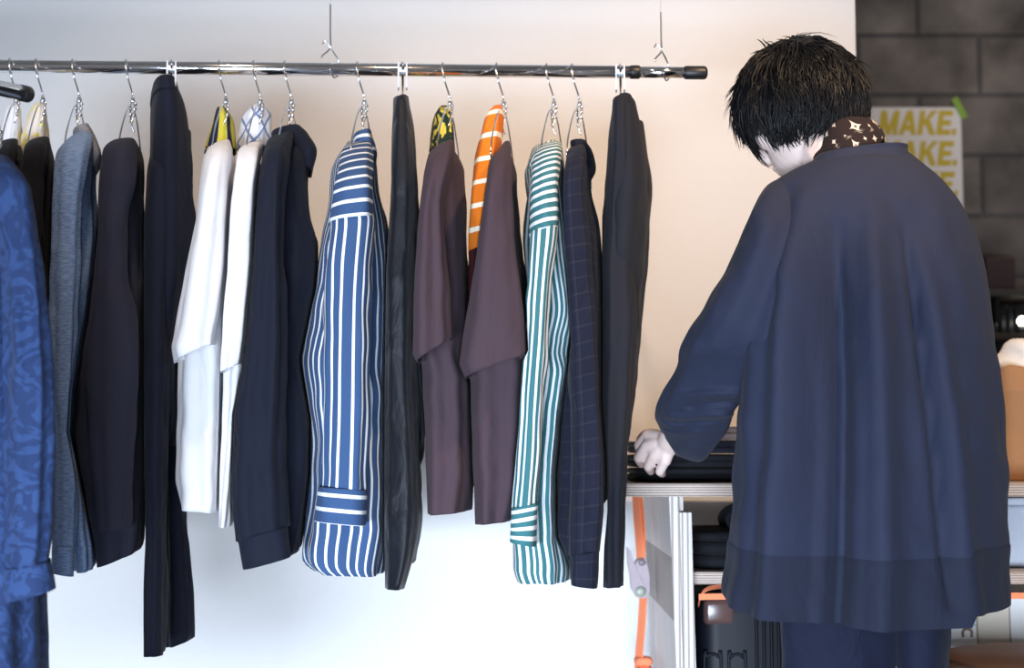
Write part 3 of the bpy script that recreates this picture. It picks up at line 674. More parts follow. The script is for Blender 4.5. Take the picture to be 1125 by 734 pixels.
MB().hexa([(lx0+0.045-0.012,2.636,0),(lx0+0.045+0.012,2.636,0),(lx0+0.045+0.012,2.70,0),(lx0+0.045-0.012,2.70,0),
           (lx0+0.018,2.636,zc),(lx0+0.040,2.636,zc),(lx0+0.040,2.70,zc),(lx0+0.018,2.70,zc)]).build('leg', M['ply_v'], tb, smooth=False, bevel=0.001)
MB().box((lx0+0.018, 2.66, zc-0.05), (lx0+0.028, 2.72, zt-0.0235)).build('cleat', M['ply_v'], tb, smooth=False, bevel=0.001)
panel(1.33, 1.348, -0.03).build('side_panel', M['ply_v'], tb, smooth=False, bevel=0.001)
MB().box((lx0+0.022, 2.66, zs-0.0225), (1.325, 3.16, zs)).build('shelf', M['ply_h'], tb, smooth=False, bevel=0.001)

# ------------------------------------------------------------------ folded clothes
M['fold_black'] = F('folded_black_cotton', C(20, 21, 27), wrinkle=0.5)
M['fold_navy'] = F('folded_navy_cotton', C(28, 30, 42), wrinkle=0.5)
M['fold_taupe'] = F('folded_taupe_cotton', C(140, 124, 118), wrinkle=0.5)
def slab(x0, x1, y0, y1, z0, z1, seed, layers=2, nose=0.0):
    """a folded garment: rounded layered slab with soft fold edges"""
    rnd = random.Random(seed); b = MB()
    h = (z1 - z0) / layers
    for li in range(layers):
        za = z0 + h*li; zb = za + h
        n, m_ = 48, 9; V = []; Fc = []
        jx = rnd.uniform(-0.004, 0.004); ph = rnd.uniform(0, 6)
        for i in range(m_ + 1):
            a = -math.pi/2 + math.pi*i/m_
            ins = (1 - math.cos(a)) * h * 0.5
            z = (za+zb)/2 + math.sin(a)*h*0.5
            for k in range(n):
                q = 2*math.pi*k/n; c, s = math.cos(q), math.sin(q)
                rx = (x1-x0)/2 - ins; ry = (y1-y0)/2 - ins
                x = (x0+x1)/2 + jx + rx*math.copysign(abs(c)**0.28, c); y = (y0+y1)/2 + ry*math.copysign(abs(s)**0.28, s)
                w_ = 0.0007*math.sin(x*42+ph)+0.0006*math.sin(y*37+ph*2)
                V.append((x + 0.002*math.sin(3*q+ph), y + 0.002*math.sin(4*q+ph), z + (w_ if i > 1 else 0)))
        for i in range(m_):
            for k in range(n):
                k2 = (k+1) % n; Fc.append((i*n+k, i*n+k2, (i+1)*n+k2, (i+1)*n+k))
        Fc.append(tuple(range(n))[::-1]); Fc.append(tuple(m_*n+k for k in range(n)))
        b.add(V, Fc)
    return b
GF = 'folded garments stacked on the table'
fx0 = W(699, 520, 2.68).x; fx1 = 0.64
hs = [0, 0.026, 0.050, 0.072]
for i, (mt, lab, x0) in enumerate((('fold_black', 'black folded garment, bottom of the stack under the hand', fx0), ('fold_black', 'black folded garment, second in the stack under the hand', fx0-0.006), ('fold_navy', 'dark navy folded garment, third up in the stack on the table', fx0-0.008))):
    o = slab(x0 + 0.004*i, fx1, 2.706, 2.98, zt + 0.002 + 0.0265*i, zt + 0.0265*(i+1) - 0.001, 200+i).build('folded_garment', M[mt]); tag(o, lab, 'clothes', GF)
o = slab(fx0 + 0.10, fx1, 2.71, 2.96, zt + 0.081, zt + 0.106, 210).build('folded_garment', M['fold_taupe']); tag(o, 'taupe folded garment, topmost of the stack on the table', 'clothes', GF)
o = slab(lx0+0.045, 0.78, 2.70, 3.05, zs + 0.001, zs + 0.052, 220).build('folded_garment', M['fold_black']); tag(o, 'black folded garment lying on the lower shelf', 'clothes')
# soft black bag on the shelf
bg = thing('cloth_bag', W(800, 600, 2.85), 'soft black bag slumped on folded clothes on the lower shelf', 'bag')
bg.location = (0, 0, 0); ORG[bg.name] = Vector((0, 0, 0)); bx = W(795, 575, 2.85)
b = MB(); c0 = Vector((bx.x+0.10, 2.87, zs+0.052+0.036)); rnd = random.Random(5)
b.ell(c0, (0.105, 0.13, 0.036), n=40, m=20)
for i, p in enumerate(b.v):
    d = p - c0; b.v[i] = c0 + d*(1 + 0.07*math.sin(d.x*70+d.y*30) + 0.05*math.sin(d.y*90+d.z*60))
b.build('body', M['fold_black'], bg)
b = MB(); b.tube(smooth_path([c0+Vector((-0.02,-0.09,0.012)), c0+Vector((-0.085,-0.10,-0.01)), c0+Vector((-0.10,-0.11,0.01)), c0+Vector((-0.06,-0.115,0.03)), c0+Vector((0.02,-0.10,0.03))]), 0.010, 10, flat=0.35); b.build('strap', M['fold_black'], bg)
o = slab(lx0+0.05, lx0+0.16, 2.70, 2.95, zs+0.053, zs+0.07, 223, layers=1).build('folded_garment', M['fold_black']); tag(o, 'small black folded cloth on top of the lower shelf pile by the panel', 'clothes')

# ------------------------------------------------------------------ suitcase
M['case'] = plain('black_polycarbonate', (0.006, 0.007, 0.012, 1), 0.5, bump=0.02, bscale=300, spec=0.2)
M['case_guard'] = plain('brown_corner_guard', (0.10, 0.055, 0.05, 1), 0.2)
sx0 = W(757, 690, 2.72).x + 0.016; sw = 0.42; sy0 = 2.72; sy1 = 2.96; sz0 = 0.055; sz1 = W(780, 651, 2.72).z
sc = thing('suitcase', (sx0+sw/2, 2.84, 0), 'black ribbed hard shell suitcase with brown corner guard under the table', 'suitcase')
MB().box((sx0, sy0, sz0), (sx0+sw, sy1, sz1)).build('shell', M['case'], sc, bevel=0.042, segs=8)
b = MB()
for k in range(6):
    x = sx0 + 0.108 + k*0.014
    if k < 6: b.box((x, sy0-0.004, sz0+0.05), (x+0.0065, sy0+0.01, sz1-0.045))
b.build('rib', M['case'], sc, bevel=0.003)
for k, x in enumerate((sx0+0.012, sx0+0.058)):
    z1 = sz1 - 0.115; pth = smooth_path([(x,sy0-0.001,sz0+0.06),(x,sy0-0.001,z1-0.03),(x+0.005,sy0-0.001,z1-0.006),(x+0.016,sy0-0.001,z1),(x+0.027,sy0-0.001,z1-0.006),(x+0.032,sy0-0.001,z1-0.03),(x+0.032,sy0-0.001,sz0+0.06)])
    MB().tube(pth, 0.003, 8).build('panel_ridge', M['case'], sc)
MB().box((sx0+0.012, sy0-0.003, sz1-0.062), (sx0+0.072, sy0+0.02, sz1-0.012)).build('corner_guard', M['case_guard'], sc, bevel=0.012, segs=5)
MB().tube([(sx0-0.001,2.84,sz0+0.04),(sx0-0.001,2.84,sz1-0.04)], 0.004, 8).build('zip', M['black_rubber'], sc)
for x in (sx0+0.05, sx0+sw-0.05):
    for y in (sy0+0.05, sy1-0.05):
        wl = MB(); wl.tube([(x-0.012,y,0.026),(x+0.012,y,0.026)], 0.026, 18); wl.box((x-0.016,y-0.014,0.03),(x+0.016,y+0.014,0.062)); wl.build('wheel', M['black_rubber'], sc)
MB().tube(smooth_path([(sx0+0.14,2.84,sz1-0.008),(sx0+0.15,2.84,sz1+0.007),(sx0+0.25,2.84,sz1+0.007),(sx0+0.26,2.84,sz1-0.008)]), 0.006, 8).build('handle', M['black_rubber'], sc)

# ------------------------------------------------------------------ ratchet strap
M['strap'] = F('orange_webbing', C(244, 140, 98), wrinkle=0.1, sheen=0)
M['zinc'] = plain('zinc_steel', (0.27, 0.215, 0.235, 1), 0.5, 0.25, bump=0.05, bscale=120)
M['green_plastic'] = plain('pale_green_steel', (0.34, 0.37, 0.30, 1), 0.5, 0.2)
rs = thing('ratchet_strap', W(708, 640, 2.9), 'orange ratchet strap with metal buckle beside the table panel', 'strap')
def band(pts, wv, name='webbing', th_=0.0016):
    """a ribbon with thickness along pts; wv is the half width vector"""
    b = MB(); P = smooth_path(pts, 5); V = []; Fc = []
    for i, p in enumerate(P):
        t = (P[min(i+1, len(P)-1)] - P[max(i-1, 0)]).normalized(); wv_ = Vector(wv); nn = t.cross(wv_).normalized() * th_
        V += [p - wv_ - nn, p + wv_ - nn, p + wv_ + nn, p - wv_ + nn]
    for i in range(len(P)-1):
        for k in range(4): Fc.append((i*4+k, i*4+(k+1) % 4, (i+1)*4+(k+1) % 4, (i+1)*4+k))
    Fc.append((3, 2, 1, 0)); q = (len(P)-1)*4; Fc.append((q, q+1, q+2, q+3))
    return b.add(V, Fc)
YS = 2.98
xz = lambda px, py: W(px, py, YS) - Vector((0.008, 0, 0))
wv = (0.006, -0.011, 0)
band([xz(703, 546), xz(705, 575), xz(708, 614)], wv).build('webbing', M['strap'], rs, smooth=False)
band([xz(711, 655), xz(709, 690), xz(706, 726), xz(704, 790), xz(706, 900)], wv).build('webbing', M['strap'], rs, smooth=False)
band([xz(706, 546), xz(709, 580), xz(709, 612)], wv).build('webbing', M['strap'], rs, smooth=False)
k = MB()
for dy_ in (-0.014, 0.014):
    pts = [(703,616),(709,612),(714,618),(717,632),(717,650),(712,657),(702,655),(697,646),(696,630)]
    V = [xz(x, y) + Vector((0, dy_-0.0012, 0)) for x, y in pts] + [xz(x, y) + Vector((0, dy_+0.0012, 0)) for x, y in pts]; n_ = len(pts)
    k.add(V, [tuple(range(n_)), tuple(range(2*n_-1, n_-1, -1))] + [(i, i+n_, (i+1) % n_+n_, (i+1) % n_) for i in range(n_)])
k.build('buckle', M['zinc'], rs, smooth=False)
k = MB()
for dy_ in (-0.017, 0.017):
    pts = [(693,601),(696,604),(703,625),(712,645),(704,652),(698,640),(694,620)]
    V = [xz(x, y) + Vector((0, dy_-0.001, 0)) for x, y in pts] + [xz(x, y) + Vector((0, dy_+0.001, 0)) for x, y in pts]; n_ = len(pts)
    k.add(V, [tuple(range(n_)), tuple(range(2*n_-1, n_-1, -1))] + [(i, i+n_, (i+1) % n_+n_, (i+1) % n_) for i in range(n_)])
k.build('lever', M['zinc'], rs, smooth=False)
c1 = xz(708.5, 617); c2 = xz(707, 649)
MB().tube([c1+Vector((0,-0.022,0)), c1+Vector((0,0.022,0))], 0.0075, 18).build('pin', M['zinc'], rs)
MB().tube([c2+Vector((0,-0.024,0)), c2+Vector((0,-0.021,0)), c2+Vector((0,0.024,0))], [0.009,0.011,0.011], 20).build('spool', M['green_plastic'], rs)
b = slab(xz(702,730).x, xz(720,730).x, YS-0.02, YS+0.02, W(710,750,YS).z, W(710,722,YS).z, 7, layers=3); b.build('webbing_roll', M['strap'], rs)
s2 = thing('webbing_strap', W(900, 652, 2.63), 'orange webbing strap stretched across the table front below the shelf', 'strap')
za = W(757, 655, 2.636).z
band([(lx0+0.05, 2.622, za), (0.42, 2.622, za+0.001), (0.8, 2.622, za+0.002), (1.0, 2.622, za+0.002), (1.36, 2.626, za)], (0, 0, 0.0055)).build('webbing', M['strap'], s2, smooth=False)
za2 = W(765, 648, 2.70).z
band([(sx0+0.001, 2.712, za2-0.03), (sx0+0.010, 2.712, za2-0.006), (sx0+0.035, 2.712, za2+0.004), (sx0+0.11, 2.712, za2+0.006)], (0, 0.0, 0.004)).build('loose_end', M['strap'], s2, smooth=False)

# ------------------------------------------------------------------ right-hand side: paper bag, boxes, stool, rear shelf, poster
M['kraft'] = plain('brown_kraft_paper', C(160, 116, 78), 0.8, bump=0.3, bscale=14, vary=0.1)
M['white_paper'] = plain('white_tissue', (0.80, 0.76, 0.72, 1), 0.8, bump=0.4, bscale=20)
M['pale_box'] = plain('pale_blue_plastic', (0.52, 0.56, 0.64, 1), 0.4)
M['card'] = plain('beige_card', C(214, 204, 186), 0.7, vary=0.05, bscale=6)
M['card_white'] = plain('white_card', C(232, 230, 226), 0.6)
M['ink'] = plain('brown_ink', C(140, 112, 84), 0.7)
M['teal'] = plain('teal_print', C(120, 186, 182), 0.7)
M['redprint'] = plain('tan_print', C(206, 176, 130), 0.7)
pb0 = W(1101, 522, 2.80).x; zb1 = W(1110, 404, 2.80).z
pb = thing('paper_bag', (pb0+0.14, 2.86, zt), 'brown kraft paper bag with white tissue on the table end', 'bag')
b = MB(); n = 40; V = []; Fc = []; hgt = zb1 - zt
lv = [0, 0.02, 0.3, 0.55, 0.78, 0.8, 0.98, 1.0]
for i, f_ in enumerate(lv):
    z = zt + 0.001 + hgt*f_; gr = 0.004 if 4 <= i <= 5 else 0
    for kq in range(n):
        q = 2*math.pi*kq/n; c, s = math.cos(q), math.sin(q)
        rx = 0.14 + gr + 0.004*math.sin(f_*7 + 2*q); ry = 0.085 + gr + 0.006*math.sin(f_*9+3*q)*f_
        V.append((pb0+0.14 + rx*math.copysign(abs(c)**0.3, c), 2.87 + ry*math.copysign(abs(s)**0.3, s), z + 0.004*math.sin(5*q)*(i == 7)))
for i in range(len(lv)-1):
    for kq in range(n): k2 = (kq+1) % n; Fc.append((i*n+kq, i*n+k2, (i+1)*n+k2, (i+1)*n+kq))
Fc.append(tuple(range(n))[::-1])
b.add(V, Fc); b.build('sack', M['kraft'], pb, solid=0.002)
b = MB(); c0 = Vector((pb0+0.12, 2.86, zb1+0.0)); b.ell(c0, (0.11, 0.065, 0.066), n=40, m=24)
for i, p in enumerate(b.v):
    d = p - c0; b.v[i] = c0 + d*(1 + 0.10*math.sin(d.x*60+d.y*40) + 0.07*math.sin(d.z*90+d.x*50))
b.build('tissue', M['white_paper'], pb)
# pale box on the shelf
bx0 = W(1092, 600, 2.74).x
pbx = thing('storage_box', (bx0+0.12, 2.84, zs), 'pale blue grey storage box on the lower shelf beyond the jacket', 'box')
MB().box((bx0, 2.74, zs+0.001), (bx0+0.27, 2.98, zt-0.045)).build('body', M['pale_box'], pbx, bevel=0.008, segs=3)
MB().box((bx0-0.004, 2.736, zt-0.045), (bx0+0.274, 2.984, zt-0.030)).build('lid', M['pale_box'], pbx, bevel=0.004)
# boxes on the floor beneath the shelf
def carton(name, label, x0, x1, y0, y1, z1, mat, marks):
    t = thing(name, ((x0+x1)/2, (y0+y1)/2, 0), label, 'box', 'cartons under the table')
    MB().box((x0, y0, 0.0), (x1, y1, z1)).build('carton', mat, t, smooth=False, bevel=0.003)
    for (mx0, mz0, mx1, mz1, mm) in marks:
        MB().box((mx0, y0-0.0015, mz0), (mx1, y0+0.001, mz1)).build('print', mm, t, smooth=False)
    return t
def zx(px, py, Y): v = W(px, py, Y); return v.x, v.z
Yc = 2.80
xa, z1 = zx(1036, 668, Yc); xb, _ = zx(1074, 668, Yc); xc, z2 = zx(1110, 660, Yc); xd, z3 = zx(1170, 656, Yc)
ca = carton('carton', 'white carton with tan arch print under the table behind the trousers', xa, xb-0.002, Yc, Yc+0.25, z1, M['card_white'],
   [(zx(1046,0,Yc)[0], zx(0,688,Yc)[1], xb-0.004, zx(0,685,Yc)[1], M['pale_box'])])
b = MB(); 
ax0, az0 = zx(1058, 700, Yc); ax1, az1 = zx(1067, 691, Yc)
b.tube(smooth_path([(ax0,Yc-0.001,az0),(ax0,Yc-0.001,az1-0.004),((ax0+ax1)/2,Yc-0.001,az1),(ax1,Yc-0.001,az1-0.004),(ax1,Yc-0.001,az0)]), 0.0025, 6)
b.build('arch_print', M['ink'], ca)
carton('carton', 'plain beige carton under the table next to the white one', xb, xc-0.002, Yc, Yc+0.25, z2, M['card'], [])
carton('carton', 'cream carton with tan and teal marks at the right edge', xc, xd, Yc, Yc+0.25, z3, M['card_white'],
   [(zx(1113,0,Yc)[0], zx(0,671,Yc)[1], zx(1130,0,Yc)[0], zx(0,664,Yc)[1], M['redprint']), (zx(1108,0,Yc)[0], zx(0,699,Yc)[1], zx(1115,0,Yc)[0], zx(0,694,Yc)[1], M['teal'])])
# round wooden stool in front
M['stool'] = plain('brown_varnished_wood', (0.15, 0.07, 0.035, 1), 0.55, vary=0.3, bscale=12)
M['dark_metal'] = plain('dark_metal', (0.02, 0.02, 0.022, 1), 0.4, 0.5)
sy = 2.53; sp_ = Vector((0.977, sy, 0.577)); sr = 0.22; stz = sp_.z
st = thing('stool', (sp_.x, sy, 0), 'round brown wooden stool behind the person at lower right', 'stool')
MB().tube([(sp_.x,sy,stz-0.028),(sp_.x,sy,stz-0.026),(sp_.x,sy,stz-0.004),(sp_.x,sy,stz)], [sr-0.004, sr, sr, sr-0.004], 56).build('seat', M['stool'], st)
for a in (40, 130, 220, 310):
    q = math.radians(a); d = Vector((math.cos(q), math.sin(q), 0))
    MB().tube([Vector((sp_.x,sy,stz-0.027))+d*0.14, Vector((sp_.x,sy,0.0))+d*0.185], 0.013, 12).build('leg', M['dark_metal'], st)
ringp = [Vector((sp_.x+0.168*math.cos(a), sy+0.168*math.sin(a), 0.2)) for a in [i*math.pi/16 for i in range(33)]]
MB().tube(ringp, 0.007, 8).build('foot_ring', M['dark_metal'], st)
# rear shelf on the block wall
M['dark_wood'] = plain('dark_shelf_wood', (0.05, 0.04, 0.036, 1), 0.5)
M['dark_red'] = plain('dark_red_card', (0.035, 0.012, 0.012, 1), 0.6)
YR_ = 4.32
x0 = W(1076, 320, YR_).x; zsh = W(1100, 318, YR_).z
rsf = thing('wall_shelf', (x0+0.4, 4.45, zsh), 'dark wall shelf on the block wall at the right edge', 'shelf')
MB().box((x0, YR_, zsh-0.02), (x0+0.9, CY-0.001, zsh)).build('board', M['dark_wood'], rsf, smooth=False, bevel=0.002)
for dx in (0.06, 0.8): MB().box((x0+dx, YR_+0.03, zsh-0.10), (x0+dx+0.012, CY-0.001, zsh-0.02)).build('bracket', M['dark_metal'], rsf, smooth=False)
zl = W(1100, 366, YR_).z
lsf = thing('wall_shelf', (x0+0.4, 4.45, zl), 'lower dark wall shelf behind the paper bag, under the other one', 'shelf')
MB().box((x0, YR_, zl-0.02), (x0+0.9, CY-0.001, zl)).build('board', M['dark_wood'], lsf, smooth=False, bevel=0.002)
for dx in (0.06, 0.8): MB().box((x0+dx, YR_+0.03, zl-0.10), (x0+dx+0.012, CY-0.001, zl-0.02)).build('bracket', M['dark_metal'], lsf, smooth=False)
fo = MB().box((W(1080,300,4.45).x, 4.42, zsh+0.001), (W(1112,300,4.45).x, 4.55, W(1100,284,4.45).z)).build('storage_box', M['dark_red'], smooth=False, bevel=0.004); tag(fo, 'dark red box on the upper wall shelf', 'box')
M['glass_dark'] = plain('dark_glass', (0.04, 0.045, 0.05, 1), 0.12)
GB = 'small dark bottles on the lower wall shelf'
bot0 = None
for i in range(5):
    px = 1092 + i*9; bxp = W(px, 345, 4.46); 
    if bot0 is None:
        b = MB(); b.tube([(0,0,0),(0,0,0.002),(0,0,0.06),(0,0,0.072),(0,0,0.078),(0,0,0.095)], [0.009,0.0105,0.0105,0.007,0.004,0.004], 16)
        bot0 = b.build('bottle', M['glass_dark']); o = bot0
        cp = MB().tube([(0,0,0.093),(0,0,0.104)], 0.0055, 12).build('cap', M['dark_metal'], bot0)
    else:
        o = bot0.copy(); COL.objects.link(o)
        for ch in bot0.children: c_ = ch.copy(); COL.objects.link(c_); c_.parent = o
    o.location = (bxp.x, 4.46, zl + 0.001)
    tag(o, 'small dark bottle on the lower wall shelf above the paper bag', 'bottle', GB)
# little lamp glowing on the lower wall shelf
lampc = W(1123, 353, 4.40)
lp = thing('shelf_lamp', (lampc.x, 4.40, zl), 'small glowing lamp on the lower wall shelf at the right edge', 'lamp')
mE, N, Lk, P = nodes('lamp_bulb'); P.inputs['Emission Color'].default_value = (1, 0.93, 0.8, 1); P.inputs['Emission Strength'].default_value = 9
MB().ell((lampc.x, 4.40, lampc.z), (0.014, 0.014, 0.014)).build('bulb', mE, lp)
MB().tube([(lampc.x,4.40,zl+0.001),(lampc.x,4.40,zl+0.008),(lampc.x,4.40,lampc.z-0.012)], [0.02,0.018,0.006], 16).build('base', M['dark_metal'], lp)
# poster
M['poster'] = plain('poster_paper', C(226, 218, 214), 0.6)
M['ochre'] = plain('ochre_ink', C(200, 172, 40), 0.6)
M['tape'] = plain('green_tape', C(120, 160, 30), 0.5)
PY = CY - 0.006
pa = W(956, 118, PY); pd = W(1055.5, 118, PY); hh = 0.435
ps = thing('poster', ((pa.x+pd.x)/2, PY, pa.z-hh), 'white poster with ochre MAKE lettering taped to the block wall', 'poster')
MB().box((pa.x, PY, pa.z-hh), (pd.x, PY+0.003, pa.z)).build('paper', M['poster'], ps, smooth=False)
zrow = W(0, 148.5, PY).z; pitch = 34.6*PY/FPX; caph = 28.0*PY/FPX; rw = (1052 - 961)*PY/FPX
GLY = {'M': (1.0, [[(0,0),(.27,0),(.27,1),(0,1)], [(.73,0),(1,0),(1,1),(.73,1)], [(.06,1),(.30,1),(.62,0),(.38,0)], [(.70,1),(.94,1),(.62,0),(.38,0)]]),
       'A': (.96, [[(0,0),(.28,0),(.60,1),(.34,1)], [(.68,0),(.96,0),(.62,1),(.36,1)], [(.20,.18),(.76,.18),(.70,.40),(.26,.40)]]),
       'K': (.96, [[(0,0),(.28,0),(.28,1),(0,1)], [(.28,.36),(.28,.62),(.62,1),(.96,1)], [(.34,.48),(.56,.66),(.98,0),(.66,0)]]),
       'E': (.76, [[(0,0),(.28,0),(.28,1),(0,1)], [(.2,0),(.74,0),(.74,.23),(.2,.23)], [(.2,.39),(.70,.39),(.70,.61),(.2,.61)], [(.2,.77),(.76,.77),(.76,1),(.2,1)]]),
       '.': (.24, [[(0,0),(.24,0),(.24,.25),(0,.25)]])}
tw = sum(GLY[c][0] for c in 'MAKE.') + .05*4 + .2
for r in range(4):
    b = MB(); ux = 0
    for ch_ in 'MAKE.':
        for pi_, poly in enumerate(GLY[ch_][1]):
            e = 0.0006 + 0.00008*pi_
            pts = [((ux + x + .2*y)/tw*rw + W(961.5, 0, PY).x, y*caph + zrow - pitch*r) for x, y in poly]; n4 = len(pts)
            b.add([(x, PY - e, z) for x, z in pts] + [(x, PY + 0.0005, z) for x, z in pts], [tuple(range(n4)), tuple(range(2*n4-1, n4-1, -1))] + [(q+n4, (q+1) % n4+n4, (q+1) % n4, q) for q in range(n4)])
        ux += GLY[ch_][0] + .05
    b.build('lettering', M['ochre'], ps, smooth=False)
t0 = W(1048, 108, PY); t1 = W(1060, 130, PY)
o = band([t0, t0.lerp(t1, .5), t1], (0.009, 0, 0.006), th_=0.0006).build('tape', M['tape'], ps, smooth=False); 
for v in o.data.vertices: v.co.y -= 0.003
#PERSON
# ------------------------------------------------------------------ person
M['skin'] = plain('skin', (0.80, 0.62, 0.56, 1), 0.5, bump=0.05, bscale=220)
M['skin'].node_tree.nodes['Principled BSDF'].inputs['Subsurface Weight'].default_value = 0.15
M['skin'].node_tree.nodes['Principled BSDF'].inputs['Subsurface Radius'].default_value = (0.012, 0.005, 0.003)
M['hair'] = plain('black_hair', (0.006, 0.0055, 0.0065, 1), 0.45, spec=0.35)
M['jacket'] = F('charcoal_navy_jacket', C(39, 44, 64), rough=0.8, sheen=0.03, wrinkle=0.22, wscale=(6, 6, 3))
M['pants'] = F('navy_trousers', C(20, 25, 46))
M['neckscarf'] = F('brown_scarf_with_cream_marks', C(40, 28, 28), pattern='star', col2=C(220, 204, 186), period=42, duty=0.62)
PYD = 2.30
person = thing('person', (0.57, PYD, 0), 'person with short black hair and long charcoal jacket, back turned, reaching onto table', 'person')
bb = MB()
LS = W(866, 246, PYD); RS_ = W(1028, 268, 2.32); LE = W(802, 392, 2.34); LW = W(737, 485, 2.585)
RE = W(1045, 425, 2.38); RW = W(905, 497, 2.60)
pel = W(950, 575, PYD); ch = W(948, 330, PYD); nb = W(938, 212, PYD)
hipL = W(906, 610, PYD); hipR = W(996, 610, PYD)
bb.ell(ch, (0.145, 0.095, 0.19)); bb.ell(ch.lerp(pel, .55), (0.125, 0.09, 0.16)); bb.ell(pel, (0.13, 0.095, 0.11))
bb.capsule(LS.lerp(nb, .1), nb, 0.045, 0.05); bb.capsule(RS_.lerp(nb, .1), nb, 0.045, 0.05)
HC = W(878, 113, 2.37)
bb.capsule(nb, HC + Vector((0.02, -0.01, -0.06)), 0.060, 0.050)
bb.capsule(LS, LE, 0.050, 0.039); bb.capsule(LE, LW, 0.039, 0.025)
bb.capsule(RS_, RE, 0.050, 0.039); bb.capsule(RE, RW, 0.039, 0.025)
HR = Matrix.Rotation(math.radians(46), 3, 'Z') @ Matrix.Rotation(math.radians(-36), 3, 'X')
hl = lambda x, y, z: HC + HR @ Vector((x, y, z))
bb.ell(HC, (0.076, 0.094, 0.098), HR); bb.ell(hl(0, .042, -.062), (0.058, 0.056, 0.062), HR)
bb.ell(hl(0, .078, -.100), (0.026, 0.020, 0.020), HR)
bb.capsule(hl(0, .090, .004), hl(0, .104, -.034), 0.009, 0.0125); bb.ell(hl(0, .094, -.064), (0.024, 0.011, 0.0055), HR); bb.ell(hl(0, .092, -.074), (0.020, 0.011, 0.006), HR)
bb.capsule(hl(-.05, .076, .022), hl(.05, .076, .022), 0.010, 0.010)
for s in (-1, 1): bb.ell(hl(.073*s, -.004, -.024), (0.004, 0.012, 0.02), HR); bb.ell(hl(.045*s, .062, -.03), (0.024, 0.022, 0.024), HR)
def hand(wr, kn, pip, tip, thumb):
    c = sum(kn, Vector((0, 0, 0))) / 4
    for i, q in enumerate(kn):
        bb.capsule(wr.lerp(c, .12).lerp(q, .12), q, 0.0165, 0.0112)
        if i: bb.capsule(wr.lerp(kn[i-1].lerp(q, .5), .35), kn[i-1].lerp(q, .5), 0.014, 0.0075)
        r = (0.0100, 0.0102, 0.0096, 0.0086)[i]
        bb.capsule(q, pip[i], r * 1.1, r); mid = pip[i].lerp(tip[i], .55); bb.capsule(pip[i], mid, r, r * .92); bb.capsule(mid, tip[i], r * .92, r * .78)
    for a, b_, ra, rb in zip(thumb, thumb[1:], (0.015, 0.0115, 0.0105), (0.0115, 0.0105, 0.009)): bb.capsule(a, b_, ra, rb)
hand(LW, [W(712, 478, 2.625), W(711, 490, 2.612), W(719, 500, 2.602), W(731, 506, 2.592)],
     [W(702, 489, 2.645), W(702, 503, 2.632), W(712.5, 512.5, 2.622), W(725, 518, 2.607)],
     [W(704, 500, 2.674), W(705, 510, 2.668), W(715, 518, 2.658), W(728, 521, 2.640)],
     [W(727, 482, 2.615), W(716, 477, 2.650), W(709, 478, 2.672), W(704, 483, 2.685)])
rz = zt + 0.098
hand(RW, [RW+Vector((-.085,.045,-.006)), RW+Vector((-.072,.062,-.004)), RW+Vector((-.055,.074,-.006)), RW+Vector((-.035,.08,-.010))],
     [RW+Vector((-.115,.068,-.022)), RW+Vector((-.10,.092,-.022)), RW+Vector((-.078,.104,-.022)), RW+Vector((-.05,.104,-.024))],
     [RW+Vector((-.125,.085,-.036)), RW+Vector((-.115,.112,-.036)), RW+Vector((-.09,.122,-.036)), RW+Vector((-.058,.118,-.036))],
     [RW+Vector((-.02,.0,-.005)), RW+Vector((-.06,.0,-.014)), RW+Vector((-.088,.012,-.022)), RW+Vector((-.105,.022,-.03))])
for hp, dx in ((hipL, .01), (hipR, 0.0)):
    kn_ = Vector((hp.x + dx, PYD + .005, 0.47)); an = Vector((hp.x + dx, PYD - .01, 0.10))
    bb.capsule(hp, kn_, 0.064, 0.048); bb.capsule(kn_, an, 0.052, 0.036); bb.capsule(an + Vector((0, -.01, -.06)), an + Vector((0, .13, -.07)), 0.035, 0.028)
body = bb.build('body', M['skin'], person)
rm = body.modifiers.new('remesh', 'REMESH'); rm.mode = 'VOXEL'; rm.voxel_size = 0.0028; rm.use_smooth_shade = True
sm_ = body.modifiers.new('smooth', 'SMOOTH'); sm_.factor = 0.5; sm_.iterations = 3
bpy.context.view_layer.update()
dg = bpy.context.evaluated_depsgraph_get()
me2 = bpy.data.meshes.new_from_object(body.evaluated_get(dg)); body.modifiers.clear(); body.data = me2
for p_ in me2.polygons: p_.use_smooth = True
# eyes
M['eye'] = plain('eye', (0.75, 0.72, 0.70, 1), 0.2)
for s in (-1, 1): MB().ell(hl(.031*s, .079, -.002), (0.0115, 0.0115, 0.0115), HR, n=16, m=10).build('eye', M['eye'], person)

# jacket
jrows = [(900,175,1000,169,.01,.05),(884,183,1014,180,0,.07),(864,193,1040,203,0,.09),(842,209,1062,234,0,.108),(828,240,1076,276,0,.122),(820,300,1087,330,0,.145),
         (815,380,1096,400,0,.152),(811,460,1102,470,0,.158),(807,540,1105,545,0,.16),(802,605,1107,612,0,.162),(796,648,1108,664,0,.165)]
jk = loft(jrows, PYD, n=160, m=140, fold=0.006, ks=(3, 5, 7), seed=7, p=0.92, ramp0=0.05, wr=0.006,
   ridges=((.24,.20,.040,.06,.10,1),(.37,.39,-.044,.04,.18,1),(.53,.54,.042,.055,.12,1),(.66,.775,-.040,.02,.16,.98),(.71,.84,.018,.045,.2,1),(.10,.07,.018,.05,.3,1),(.45,.46,.010,.025,.45,1),(.30,.31,-.010,.02,.4,1)))
n_ = 160; m_ = 140
for i in range(m_ + 1):
    t_ = i / m_
    for k_ in range(n_):
        q = 2*math.pi*k_/n_; s_ = math.sin(q)
        if s_ < 0: jk.v[i*n_+k_].z -= 0.028 * (-s_) ** 0.8 * max(0, (t_ - .55) / .45) ** 1.5 * (1 if math.cos(q) < 0.62 else 0.25)
